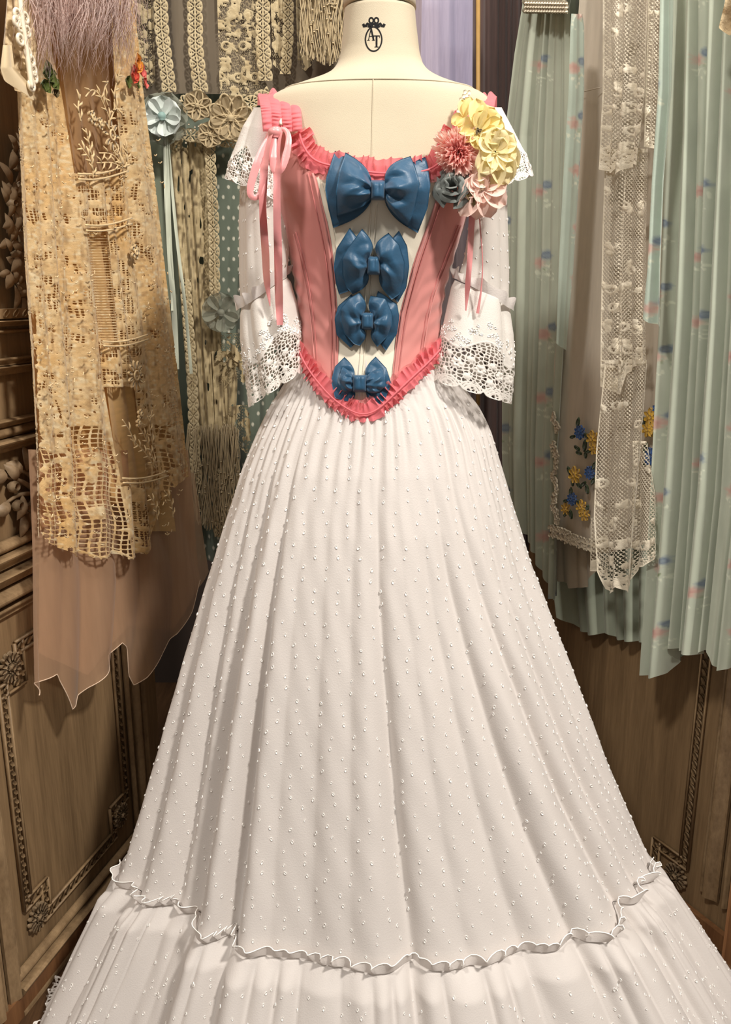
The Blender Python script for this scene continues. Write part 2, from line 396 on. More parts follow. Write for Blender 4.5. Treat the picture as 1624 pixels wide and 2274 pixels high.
# carved floral drop on the upper panel and the leafy spray on the frieze
def carve_leaf(q, px, py, ang, L, w, lift=.004):
    p = hit(float(px), float(py), WL) + nL * lift; e = dL * math.cos(ang) + UP * math.sin(ang)
    q.leaf(p, e, nL, L, w, .22, -.35, 5, 7)
drop = thing_part('carved_floral_drop', ld, hit(40., 480., WL))
stem = hit(np.array([28., 44, 30, 48, 36, 52, 40, 62]), np.array([330., 380, 430, 480, 530, 575, 620, 655]), WL) + nL * .006
q = B(); q.tube(smooth_path(stem, 40), .0045, 6); q.build('stem', M_carve, drop)
rr = np.random.default_rng(3)
for k, (x, y) in enumerate([(22, 335), (48, 352), (34, 372), (52, 398), (18, 412), (40, 428), (14, 452), (55, 452), (32, 470), (10, 490), (52, 492), (30, 508), (12, 530), (55, 530), (38, 548), (18, 562), (50, 572), (26, 590), (60, 596), (14, 604), (44, 612), (30, 632), (62, 634), (46, 650), (68, 652)]):
    q = B()
    for s_ in (-1, 1): carve_leaf(q, x, y, rr.uniform(-2.2, -.6) if s_ < 0 else rr.uniform(-.2, 2.4), rr.uniform(.034, .056), rr.uniform(.016, .024), rr.uniform(.002, .012))
    for _ in range(2): carve_leaf(q, x + rr.uniform(-9, 9), y + rr.uniform(-9, 9), rr.uniform(0, 6.28), rr.uniform(.02, .036), rr.uniform(.012, .018), rr.uniform(.004, .014))
    if k % 4 == 2: q.ell(hit(float(x), float(y), WL) + nL * .012, [dL * .012, UP * .010, nL * .010], 8, 6)
    q.build('carved_leaf', M_carve, drop)
spray = thing_part('carved_spray', ld, hit(60., 1080., WL))
q = B()
for pts in ([(95, 1105), (70, 1095), (40, 1098), (12, 1118)], [(85, 1100), (62, 1075), (30, 1062), (5, 1058)], [(88, 1098), (75, 1062), (50, 1045), (38, 1048)], [(92, 1108), (80, 1120), (60, 1118), (40, 1140)]):
    q.tube(smooth_path(lp(pts, .008), 16), np.linspace(.006, .003, 16), 6)
q.build('stem', M_carve, spray)
for (x, y, a, L) in ((12, 1118, 3.3, .05), (5, 1058, 2.9, .06), (30, 1062, 2.4, .05), (38, 1048, 2.6, .05), (50, 1045, 1.7, .05), (40, 1098, 4.2, .05), (40, 1140, 4.4, .045), (60, 1118, 4.6, .04), (70, 1095, 3.9, .04)):
    q = B(); carve_leaf(q, x, y, a, L, .026, .01); q.build('carved_leaf', M_carve, spray)
for (x, y) in ((28, 1122), (44, 1128), (18, 1080)):
    q = B(); q.ell(hit(float(x), float(y), WL) + nL * .012, [dL * .014, UP * .012, nL * .011], 8, 6); q.build('carved_bud', M_carve, spray)
wr_ = thing_part('carved_wreath', ld, hit(84., 1070., WL))
for k in range(9):
    y = 1010 + k * 14; q = B(); carve_leaf(q, 84 - 4 * math.sin(k), y, 1.2, .035, .018, .008); carve_leaf(q, 86, y, 2.0, .035, .018, .008); q.build('carved_leaf', M_carve, wr_)

# ---- right door
rd = thing('wardrobe_door', 'brown panelled wardrobe door with one rosette, behind the mint floral dresses', 'wardrobe door', (WR[0] + dR * .2))
uC, uD = -.6, .74
q = B(); q.box(WR[0] + dR * uC - nR * .035, dR * (uD - uC), nR * .03, UP * 2.45); q.build('door_panel', M_oak, rd, False)
rh = lambda x, y: hit(float(x), float(y), WR)
ua, za = float(uR(rh(1520, 1917))), float(rh(1520, 1917)[2]); ub, zb_ = float(uR(rh(1457, 1890))), float(rh(1460, 1960)[2])
ptr = lambda u, z: WR[0] + dR * u + UP * z - nR * .002
rope(rd, WR, [ptr(ua, 1.0), ptr(ua, za), ptr(ub, za), ptr(ub, za - .12), ptr(uD - .1, za - .12)], M_oak2, .019)
rosette(rd, WR, rh(1502, 1945) - nR * .002, .033, M_carve)
for off, w, pr, sh in ((.050, .012, .008, 'round'), (.070, .030, .018, 'ogee'), (.11, .014, .012, 'round')):
    vmould(rd, WR, dR, ua - off - w, w, .1, 2.3, pr, M_oak2, shape=sh)
vmould(rd, WR, dR, ua - .30, .15, 0, 2.4, .03, M_redwood, 'stile', 'flat')
vmould(rd, WR, dR, ua - .155, .012, 0, 2.4, .036, M_redwood, 'stile_moulding')
for a, b, pr, kd in ((-.185, -.165, .012, 'round'), (-.225, -.19, .02, 'ogee'), (-.27, -.24, .014, 'round')):
    moulding(rd, WR, dR, ua - .13, uD, za + a, za + b, pr, M_oak2, kd)
moulding(rd, WR, dR, uC, uD, 0, max(.04, za - .3), .014, M_redwood, 'flat', 'plinth')

# ---- window far behind with a lilac sheer, and a brown pleated drape
M_day = bpy.data.materials.new('daylit_pane'); M_day.use_nodes = True
M_day.node_tree.nodes['Principled BSDF'].inputs['Emission Color'].default_value = (*srgb(206, 204, 236), 1); M_day.node_tree.nodes['Principled BSDF'].inputs['Emission Strength'].default_value = 1.6
M_day.node_tree.nodes['Principled BSDF'].inputs['Base Color'].default_value = (.6, .6, .8, 1)
win = tag(bpy.data.objects.new('window_1', None), kind='structure'); col.objects.link(win); ORG[win] = np.zeros(3)
wa, wb = P(930., 430., 2.86), P(1075., -250., 2.86)
q = B(); q.box((wa[0], 2.87, wa[2]), (wb[0] - wa[0], 0, 0), (0, .01, 0), (0, 0, wb[2] - wa[2])); q.build('pane', M_day, win, False)
q = B()
for x in (wa[0] - .04, wb[0]): q.box((x, 2.84, wa[2] - .04), (.04, 0, 0), (0, .06, 0), (0, 0, wb[2] - wa[2] + .08))
for z in (wa[2] - .04, wb[2]): q.box((wa[0], 2.84, z), (wb[0] - wa[0], 0, 0), (0, .06, 0), (0, 0, .04))
q.build('window_frame', M_redwood, win, False)
def vplane(Y): return (np.array([0, Y, 0.]), np.array([0, -1., 0]))
M_lilac = cloth('lilac_sheer', (186, 170, 172), .8, .2, .5, .88, noise=(40, .1), stretch=(6, 6, .4))
cu = thing('sheer_curtain', 'lilac sheer curtain with daylight behind it, beside the dress form neck', 'curtain', (.15, 2.6, 0))
drape('curtain_cloth', [(-160, 870, 1080), (950, 880, 1085)], None, vplane(2.62), M_lilac, cu, 90, 60, fold_fn(5, 8, .03, .5))
M_brownd = cloth('brown_drape', (88, 70, 66), .85, .3, noise=(30, .15), stretch=(5, 5, .4))
bd = thing('pleated_drape', 'dark brown pleated drape hanging beside the lilac curtain', 'drape', (.32, 2.45, 0))
drape('drape_cloth', [(-160, 1052, 1200), (1500, 1045, 1200)], None, vplane(2.5), M_brownd, bd, 120, 60, fold_fn(8, 9, .045, .4))
q = B(); q.tube(P(np.array([1062., 1062]), np.array([-160., 900]), 2.46), .006, 8); q.build('gilt_edge', cloth('gilt_braid', (176, 140, 84), .5, 0), bd)
# ============================================================ DRESS FORM
YB = 1.53
BT = np.array([(-60, 770, 915, .056), (5, 768, 918, .058), (60, 765, 923, .060), (120, 759, 930, .063), (148, 750, 938, .066), (166, 736, 953, .071), (180, 708, 978, .078), (192, 668, 1008, .084),
               (206, 625, 1062, .089), (222, 596, 1086, .093), (245, 586, 1095, .096), (280, 584, 1097, .1), (340, 590, 1080, .108), (420, 604, 1052, .118), (470, 620, 1036, .117), (500, 631, 1026, .113),
               (560, 647, 1005, .105), (634, 660, 985, .096), (700, 666, 976, .091), (760, 669, 976, .09), (800, 662, 984, .095), (850, 640, 1010, .104), (930, 600, 1060, .116), (1000, 580, 1080, .12)], float)
zt_ = P(800., BT[:, 0], YB)[:, 2]; xl_ = P(BT[:, 1], BT[:, 0], YB)[:, 0]; xr_ = P(BT[:, 2], BT[:, 0], YB)[:, 0]
zz = np.linspace(zt_[-1], zt_[0], 700); o_ = np.argsort(zt_)
def sm(a, k=9):
    ker = np.exp(-np.linspace(-2, 2, 2 * k + 1) ** 2); ker /= ker.sum(); return np.convolve(np.pad(a, k, mode='edge'), ker, 'valid')
tXL, tXR, tB = (sm(np.interp(zz, zt_[o_], a[o_])) for a in (xl_, xr_, BT[:, 3]))
NS = 2.25
def body_at(z): return np.interp(z, zz, (tXL + tXR) / 2), np.interp(z, zz, (tXR - tXL) / 2), np.interp(z, zz, tB)
def body_phi(phi, z, off=0.0):
    xc, a, b = body_at(z); s, c = np.sin(phi), np.cos(phi)
    X = xc + (a + off) * np.sign(s) * np.abs(s) ** (2 / NS); Y = YB - (b + off) * np.sign(c) * np.abs(c) ** (2 / NS)
    return np.stack(np.broadcast_arrays(X, Y, z), -1)
def bodyhit(px, py, off=0.0):
    px, py = np.broadcast_arrays(np.asarray(px, float), np.asarray(py, float)); Y = np.full(px.shape, 1.44)
    for _ in range(25):
        p = P(px, py, Y); xc, a, b = body_at(p[..., 2])
        xn = np.clip(np.abs(p[..., 0] - xc) / (a + off), 0, .985)
        Y = .5 * Y + .5 * (YB - (b + off) * (1 - xn ** NS) ** (1 / NS))
    return P(px, py, Y)
def body_n(p):
    xc, a, b = body_at(p[..., 2]); xn = (p[..., 0] - xc) / a; yn = (YB - p[..., 1]) / b
    n = np.stack([np.sign(xn) * np.abs(xn) ** (NS - 1) / a, -np.abs(yn) ** (NS - 1) / b, 0 * xn], -1)
    return n / (np.linalg.norm(n, axis=-1, keepdims=True) + 1e-9)
def phi_of(p):
    xc, a, b = body_at(p[..., 2]); xn = np.clip((p[..., 0] - xc) / a, -1, 1)
    return np.arcsin(np.sign(xn) * np.abs(xn) ** (NS / 2))

M_linen = cloth('cream_linen', (198, 187, 163), .85, .15, noise=(14, .04), bump=(1200, .25), stretch=(1, 1, 1))
M_black = cloth('black_print', (14, 14, 16), .8, 0, bump=None)
M_pole = cloth('dark_steel', (40, 36, 34), .35, 0, bump=None, metal=.8)
form = thing('dress_form', 'cream linen dress form with a black monogram printed on its neck', 'dress form', (.01, YB, 0))
z_top, z_neck = float(P(840., 3., YB - .05)[2]), float(P(840., 166., YB - .06)[2])
zr = np.linspace(float(P(800., 812., YB)[2]), z_neck, 110); ph = np.linspace(-pi, pi, 73)[:-1]
sheet('torso', body_phi(ph[None, :], zr[:, None]), M_linen, form, wrap=True)
zr = np.linspace(z_neck - .012, z_top, 30); t = (zr - zr[0]) / (zr[-1] - zr[0])
neck = body_phi(ph[None, :], zr[:, None], .0014); 
neck = np.concatenate([neck, body_phi(ph[None, :], np.full((1, 1), z_top + .002), -.004), body_phi(ph[None, :], np.full((1, 1), z_top + .002), -.03)])
sheet('neck', neck, M_linen, form, wrap=True)
q = B(); rows = [body_phi(ph, np.full(72, z_top - .03), .0)]
cap = [(z_top + .003, -.003), (z_top + .004, .0035), (z_top + .018, .0035), (z_top + .024, 0.0), (z_top + .03, -.02), (z_top + .033, -.045)]
Xc = np.stack([body_phi(ph, np.full(72, min(z, 99)), o) * np.array([1, 1, 0]) + np.array([0, 0, 1]) * z for z, o in cap])
sheet('neck_cap', Xc, M_linen, form, wrap=True)
# seams
q = B(); py = np.linspace(172, 372, 40); q.tube(bodyhit(829 + (py - 172) * -.02, py, .0004), .0010, 6); q.build('centre_seam', M_linen, form)
q = B(); q.tube(body_phi(np.linspace(-pi, pi, 80), z_neck - .012, .0006), .0013, 6); q.build('neck_seam', M_linen, form)
q = B(); q.tube([(.01, YB, .02), (.01, YB, 1.4)], .016, 12); q.build('pole', M_pole, form)
q = B(); q.tube([(.01, YB, .0), (.01, YB, .02), (.01, YB, .03)], [.17, .16, .03], 24); q.build('base', M_pole, form)
# monogram
def px_stroke(q, pts, w, off=.0018, sm_it=0, n=None, lift=0.0):
    pts = np.asarray(pts, float)
    if sm_it: pts = smooth_path(pts, n or 24, sm_it)
    T = np.gradient(pts, axis=0) if len(pts) > 2 else np.repeat(pts[1:] - pts[:1], 2, 0)
    T /= np.linalg.norm(T, axis=1, keepdims=True) + 1e-9; N = np.stack([-T[:, 1], T[:, 0]], -1)
    w = np.broadcast_to(np.asarray(w, float), (len(pts),))[:, None]
    a, b = pts + N * w / 2, pts - N * w / 2
    G = np.stack([bodyhit(a[:, 0], a[:, 1], off), bodyhit(b[:, 0], b[:, 1], off)], 1); q.grid(G)
mono = thing_part('monogram', form, bodyhit(830., 85., .002))
q = B(); a = np.linspace(-.5 * pi - .0, 1.5 * pi, 60); px_stroke(q, np.stack([830 + 18.3 * np.cos(a) * (1 - .1 * (np.sin(a) < 0) * np.abs(np.sin(a))), 86.5 + 27 * np.sin(a)], -1), 3.1); q.build('oval_ring', M_black, mono)
q = B()
px_stroke(q, [(824.6, 62), (818.6, 89)], 1.8); px_stroke(q, [(824.2, 62), (830.0, 89)], 3.8); px_stroke(q, [(821.0, 80.5), (828.3, 80.5)], 1.7)
px_stroke(q, [(815.6, 89.4), (821.6, 89.4)], 1.3); px_stroke(q, [(826.4, 89.4), (833.0, 89.4)], 1.3); q.build('letter_a', M_black, mono)
q = B(); px_stroke(q, [(830.0, 79.6), (843.6, 79.6)], 2.1); px_stroke(q, [(836.6, 79.6), (836.6, 104)], 4.0); px_stroke(q, [(832.0, 104.2), (841.2, 104.2)], 1.4)
px_stroke(q, [(830.4, 79), (830.4, 84)], 1.2); px_stroke(q, [(843.2, 79), (843.2, 84)], 1.2); q.build('letter_t', M_black, mono)
q = B(); a = np.linspace(0, 2 * pi, 28)
px_stroke(q, np.stack([824.8 + 4.6 * np.cos(a), 45.2 + 6.0 * np.sin(a)], -1), 3.4); px_stroke(q, np.stack([836.2 + 4.6 * np.cos(a), 45.2 + 6.0 * np.sin(a)], -1), 3.4)
for s_ in (-1, 1):
    f = lambda p: [(830.5 + s_ * x, y) for x, y in p]
    px_stroke(q, f([(0, 51), (4, 55), (8, 60), (11, 59), (10, 54), (14, 52), (17, 57), (21, 58), (24, 53)]), [5, 6.5, 7.5, 6.5, 5.5, 5.5, 6.5, 6.5, 6], sm_it=0)
    px_stroke(q, f([(20, 56), (24, 59.5)]), 2.5)
q.build('ribbon_emblem', M_black, mono)

# ============================================================ THE GOWN
gown = thing('ball_gown', 'white dotted ball gown with pink corset bodice and blue bows, on the dress form', 'dress', (.01, YB, 0))
M_white = cloth('white_dotted_cotton', (228, 222, 217), .85, .3, .15, noise=(7, .025), bump=(420, .18), stretch=(1, 1, 1))
M_voile = cloth('white_voile', (238, 233, 226), .85, .3, .3, .94, noise=(20, .03), bump=(420, .15))
M_lacew = cloth('white_guipure', (242, 238, 232), .8, .25, .1, malpha=True, noise=(60, .03), bump=(700, .3))
M_tuft = cloth('white_tuft', (255, 253, 248), .9, .3, bump=None)
M_pink = cloth('rose_satin', (206, 136, 130), .42, .35, noise=(9, .05), bump=(900, .06), spec=.4)
M_pinkline = cloth('rose_stitch', (186, 112, 108), .6, .2, bump=None)
M_cream = cloth('cream_satin', (232, 224, 205), .55, .2, noise=(14, .03), bump=(700, .08))
M_tulle = cloth('coral_pink_tulle', (244, 132, 140), .75, .4, .3, .93, noise=(60, .07), bump=(900, .15))
M_tulle2 = cloth('pale_pink_tulle', (240, 150, 150), .75, .4, .4, .62, noise=(60, .07), bump=(900, .15))
M_blue = cloth('blue_taffeta', (38, 80, 110), .42, .25, noise=(20, .07), bump=(200, .16), spec=.35)
M_ribbon = cloth('pink_satin_ribbon', (228, 152, 152), .36, .2, noise=(50, .06), bump=(300, .08), spec=.6)

# ---- bodice
top_px = [(590, 300), (625, 296), (660, 300), (682, 340), (705, 362), (745, 374), (840, 388), (930, 382), (968, 376), (990, 345), (1008, 300), (1040, 296), (1090, 300)]
bot_px = [(668, 785), (685, 815), (705, 845), (740, 885), (775, 915), (803, 930), (830, 922), (870, 886), (920, 838), (955, 805), (978, 780)]
def edge_tab(pts):
    p = bodyhit(np.array([a for a, b in pts], float), np.array([b for a, b in pts], float), .004); return phi_of(p), p[:, 2]
tp, tz = edge_tab(top_px); bp_, bz = edge_tab(bot_px)
ztop = lambda f: np.interp(f, tp, tz); zbot = lambda f: np.interp(f, bp_, bz)
def bnd(pts):
    p = bodyhit(np.array([a for a, b in pts], float), np.array([b for a, b in pts], float), .004); f = phi_of(p); o = np.argsort(p[:, 2]); return lambda z: np.interp(z, p[o, 2], f[o])
fl = bnd([(692, 360), (706, 400), (722, 470), (737, 540), (747, 640), (751, 720), (752, 800), (750, 900)])
fr = bnd([(985, 360), (976, 420), (952, 490), (925, 562), (900, 650), (885, 710), (876, 790), (866, 890)])
def bodice_part(name, fa, fb, nu, nv, mat, off, bumpf=None):
    s = np.linspace(0, 1, nu)[None, :]; t = np.linspace(0, 1, nv)[:, None]; z = 1.5 + 0 * (s + t)
    for _ in range(14):
        f = fa(z) * (1 - s) + fb(z) * s; z = .5 * z + .5 * (ztop(f) * (1 - t) + zbot(f) * t)
    X = body_phi(f, z, off + (bumpf(s, t, z) if bumpf else 0)); return sheet(name, X, mat, gown)
def wr(s, t, z):
    w = np.exp(-((t - .72) / .2) ** 2); return .0016 * w * np.sin(t * 75 + 3 * np.sin(s * 5)) * np.sin(pi * np.clip(s, 0, 1)) + .001 * np.sin(s * 7 + t * 9)
K = lambda v: (lambda z: np.full(np.shape(z), v))
bl = bodice_part('bodice_panel', K(-pi * .98), lambda z: fl(z) + .01, 70, 90, M_pink, .004, wr)
br = bodice_part('bodice_panel', lambda z: fr(z) - .01, K(pi * .98), 70, 90, M_pink, .004, wr)
bf = bodice_part('front_panel', fl, fr, 50, 90, M_cream, .0026, lambda s, t, z: .0006 * np.sin(t * 40 + s * 6))
def seam(parent, pts, r, mat, off=.0055, name='boning_channel'):
    p = smooth_path(np.array(pts, float), 50, 3); q = B(); q.tube(bodyhit(p[:, 0], p[:, 1], off), r, 6); return q.build(name, mat, parent)
for par, mirror in ((bl, 0), (br, 1)):
    L = ([(695, 385), (715, 470), (730, 545), (741, 640), (745, 720), (746, 800), (744, 870)], [(684, 385), (703, 470), (720, 550), (732, 640), (737, 720), (738, 800), (737, 865)],
         [(652, 520), (668, 575), (683, 650), (692, 720), (697, 780), (700, 830)], [(657, 515), (674, 575), (689, 650), (698, 720), (703, 780), (706, 835)]) if not mirror else \
        ([(980, 415), (957, 490), (931, 562), (906, 650), (891, 710), (881, 790), (874, 860)], [(990, 420), (967, 492), (941, 565), (915, 652), (900, 712), (890, 790), (883, 850)],
         [(1024, 500), (1000, 565), (972, 635), (955, 690), (945, 750), (936, 810)], [(1018, 500), (994, 565), (966, 635), (949, 690), (939, 750), (930, 815)])
    for i, pl_ in enumerate(L): seam(par, pl_, .0022 if i in (0,) else .0011, M_pink if i in (0, 2) else M_pinkline)
seam(bf, [(838, 450), (832, 520), (826, 600), (818, 720), (808, 800), (803, 900)], .0012, M_cream, .0035, 'busk_seam')
seam(bf, [(826, 450), (820, 520), (815, 600), (808, 720), (799, 800), (794, 900)], .0012, M_cream, .0035, 'busk_seam')
seam(bf, [(715, 405), (736, 490), (752, 570), (760, 650)], .0009, M_cream, .0035, 'seam')

# ---- ruffles
def ruffle(name, path, out, nrm, width, amp, lam, mat, parent, seed=0, nw=9, both=None, base=0.0, lift=0.0):
    """gathered strip along a 3-D path; both = width on the other side of the gathering line"""
    r = np.random.default_rng(seed); Ln = np.linalg.norm(np.diff(path, axis=0), axis=1).sum(); n = int(Ln / lam * 14) + 4
    def rs(a): 
        a = np.asarray(a, float); return resamp_by(path, a, n)
    pth, o, m_ = rs(path), rs(out), rs(nrm); s = np.linspace(0, Ln, n)
    ph_ = s / lam * 2 * pi + 1.7 * np.sin(s / lam * .9 + r.uniform(0, 6)) + .9 * np.sin(s / lam * 2.3 + r.uniform(0, 6))
    am = amp * (.7 + .4 * np.sin(s / lam * .77 + r.uniform(0, 6)))
    wv = 1 + .10 * np.sin(s / lam * 1.9 + r.uniform(0, 6)) + .06 * np.sin(ph_ + 1)
    w = np.linspace(-1 if both else 0, 1, nw)
    T = np.gradient(pth, axis=0); T /= np.linalg.norm(T, axis=1, keepdims=True) + 1e-9
    X = []
    for k in w:
        ww = width * k if k >= 0 else both * k
        f = abs(k) ** .8 if both else (.12 + .88 * k)
        X.append(pth + o * (ww * wv)[:, None] + m_ * (base + f * am * np.sin(ph_ + (0 if k >= 0 else .6)) + .35 * amp * f)[:, None] + T * (f * am * .75 * np.cos(ph_))[:, None] + np.array([0, 0, 1.]) * (lift * f * am * np.sin(ph_ + 1.2))[:, None])
    return sheet(name, np.stack(X), mat, parent)
def resamp_by(path, a, n):
    d = np.concatenate([[0], np.cumsum(np.linalg.norm(np.diff(path, axis=0), axis=1))]); t = np.linspace(0, d[-1], n)
    return np.stack([np.interp(t, d, a[:, k]) for k in range(3)], -1)
def body_ruffle(name, pts, width, both, amp, lam, mat, seed, off=.007, n=80, flip=1):
    p2 = smooth_path(np.array(pts, float), n, 2); c = bodyhit(p2[:, 0], p2[:, 1], off); nr = body_n(c)
    T = np.gradient(c, axis=0); T /= np.linalg.norm(T, axis=1, keepdims=True); o = np.cross(nr, T) * flip
    return ruffle(name, c, o, nr, width, amp, lam, mat, gown, seed, 9, both)
nk = [(664, 292), (672, 322), (690, 350), (715, 364), (760, 372), (840, 386), (905, 384), (958, 378), (985, 352), (1004, 318), (1012, 290)]
body_ruffle('neckline_ruffle', nk, .021, .016, .0045, .0125, M_tulle, 1, .007)
body_ruffle('neckline_net', nk, .012, .021, .004, .02, M_tulle2, 5, .006)
q = B(); p2 = smooth_path(np.array(nk, float), 120, 2); q.tube(bodyhit(p2[:, 0], p2[:, 1], .012), .0018, 6); q.build('neckline_cord', M_tulle, gown)
wst = [(664, 778), (676, 806), (700, 842), (735, 882), (770, 908), (803, 922), (835, 914), (872, 880), (920, 834), (955, 802), (982, 772)]
body_ruffle('waist_ruffle', wst, .019, .014, .005, .0115, M_tulle, 2, .010)
body_ruffle('waist_net', wst, .024, .010, .004, .02, M_tulle2, 6, .008)
q = B(); p2 = smooth_path(np.array(wst, float), 120, 2); q.tube(bodyhit(p2[:, 0], p2[:, 1], .0155), .0014, 6); q.build('waist_cord', M_tulle, gown)

# ---- shoulder straps: four gathered columns with a pale centre line
def strap(xa_top, xb_top, xa, xb, ytop, ybot, ridge, seed):
    r = np.random.default_rng(seed); nu, nv = 61, 130; u = np.linspace(0, 1, nu)[None]; v = np.linspace(0, 1, nv)[:, None]
    vv = np.clip(v / .62, 0, 1); back = np.clip((v - .62) / .38, 0, 1)
    py = ybot + (ytop - ybot) * np.sin(vv * pi / 2) ** .9 + 0 * u; y2 = py + back * 22
    px = (xa + (xa_top - xa) * vv) * (1 - u) + (xb + (xb_top - xb) * vv) * u
    jag = (17 * np.abs(np.sin(u * 4 * pi * .98)) ** .6 * (.6 + .4 * np.sin(u * 13 + seed))) * sstep(.45, .62, v) * (1 - back)
    Y = 1.432 + .10 * vv ** 1.8 + .13 * back
    lobe = np.abs(np.sin(u * 4 * pi)) ** .55
    col_ = np.floor(u * 4 * .999)
    pleat = np.sin(v * 120 + col_ * 2.1 + 1.2 * np.sin(u * 8 + seed) + 3 * np.sin(v * 13 + seed + col_)) * (.65 + .35 * np.sin(v * 31 + col_ * 3))
    X = P(px, y2 - jag, Y - .007 * lobe - .0017 * pleat * lobe ** .5)
    return sheet('strap_ruffle', X, M_tulle, gown)
s1 = strap(572, 664, 584, 672, 212, 292, 0, 3); s2 = strap(1012, 1104, 1004, 1092, 216, 300, 0, 4)
q = B(); q.tube(P(np.array([617., 619, 622, 624]), np.array([211., 235, 258, 276]), np.array([1.515, 1.475, 1.445, 1.425])), .0024, 6); q.build('strap_band', M_cream, s1)

# ---- blue bows
def cv(pts, ox, oy, sc): return np.array([(ox + x / sc, oy + y / sc) for x, y in pts], float)
def loop_part(parent, Kn, O, bt, bb, base, H, nc, seed, name='bow_loop', cr=.006):
    r = np.random.default_rng(seed); ns, nt_ = 26, 34; s = np.linspace(0, 1, ns)[None]; t = np.linspace(0, 1, nt_)[:, None]
    o = smooth_path(O, nt_, 0); k = resamp(Kn, nt_)
    Q = k[:, None] * (1 - s[..., None]) + o[:, None] * s[..., None]
    ctr = (k[0] + k[-1]) / 2
    dtop = o[0] - k[0]; ntp = np.array([dtop[1], -dtop[0]]); ntp /= np.linalg.norm(ntp); mid = o[len(o) // 2] - ctr
    if ntp @ mid > 0: ntp = -ntp
    dbt = o[-1] - k[-1]; nb = np.array([dbt[1], -dbt[0]]); nb /= np.linalg.norm(nb)
    if nb @ mid > 0: nb = -nb
    g = np.sin(pi * s ** .8)
    Q = Q + ((1 - t) ** 2.2 * g * bt)[..., None] * ntp + (t ** 2.2 * g * bb)[..., None] * nb
    e = np.clip(1 - (2 * t - 1) ** 6, 0, 1) ** .5
    tr_ = .46 + .10 * np.sin(seed * 1.7) * s
    ridge = np.where(t < tr_, t / tr_, (1 - t) / (1 - tr_)) ** .8
    puff = H * 1.25 * np.sin(pi * np.clip(s * .80 + .05, 0, 1)) ** .8 * (.72 * ridge + .28 * e)
    p1, p2 = r.uniform(0, 6, 2)
    fold = 2 / pi * np.arcsin(np.sin(2 * pi * nc * t + p1 + .5 * np.sin(4 * t + p2)))
    crease = cr * fold * (np.exp(-s * 1.9) * np.clip(s * 9, 0, 1) + .20 * np.sin(pi * s)) * e
    dent = .0024 * (2 / pi) * np.arcsin(np.sin(9 * s + p1 + 3 * np.sin(7 * t + p2))) * np.sin(pi * s) * e
    h = base + puff + crease + dent
    bY = bodyhit(Q[..., 0], Q[..., 1], .004)[..., 1]
    cY = bodyhit(np.array([ctr[0]]), np.array([ctr[1]]), .004)[0, 1]
    bY = np.minimum(bY, cY + .03)
    front = P(Q[..., 0], Q[..., 1], bY - h); back = P(Q[..., 0], Q[..., 1], bY - np.minimum(base * .5, h - .0004))
    q = B(); nF = gridf(nt_, ns); V = np.concatenate([front.reshape(-1, 3), back.reshape(-1, 3)]); N0 = ns * nt_
    idx = np.arange(N0).reshape(nt_, ns); rim = np.concatenate([idx[0, :], idx[1:, -1], idx[-1, ::-1][1:], idx[::-1, 0][1:]])
    side = np.stack([rim[:-1], rim[1:], rim[1:] + N0, rim[:-1] + N0], -1)
    q.add(V, [nF, nF[:, ::-1] + N0, side]); return q.build(name, M_blue, parent)
def knot(parent, x0, x1, y0, y1, base, H, seed):
    u = np.linspace(-1, 1, 17)[None]; v = np.linspace(-1, 1, 17)[:, None]
    px = (x0 + x1) / 2 + (x1 - x0) / 2 * u * (1 + .06 * v * v) ; py = (y0 + y1) / 2 + (y1 - y0) / 2 * v
    h = base + H * np.clip(1 - np.abs(u) ** 4, 0, 1) ** .5 * np.clip(1 - np.abs(v) ** 5, 0, 1) ** .5 - .003 * np.exp(-((u - .1 * np.sin(seed)) / .16) ** 2) * np.exp(-((v + .5) / .6) ** 2)
    cY = bodyhit(np.array([(x0 + x1) / 2]), np.array([(y0 + y1) / 2]), .004)[0, 1]
    return sheet('bow_knot', P(px + 0 * v, py + 0 * u, cY - h), M_blue, parent)
a1 = (720, 320, 6.246); a2 = (720, 500, 5.414)
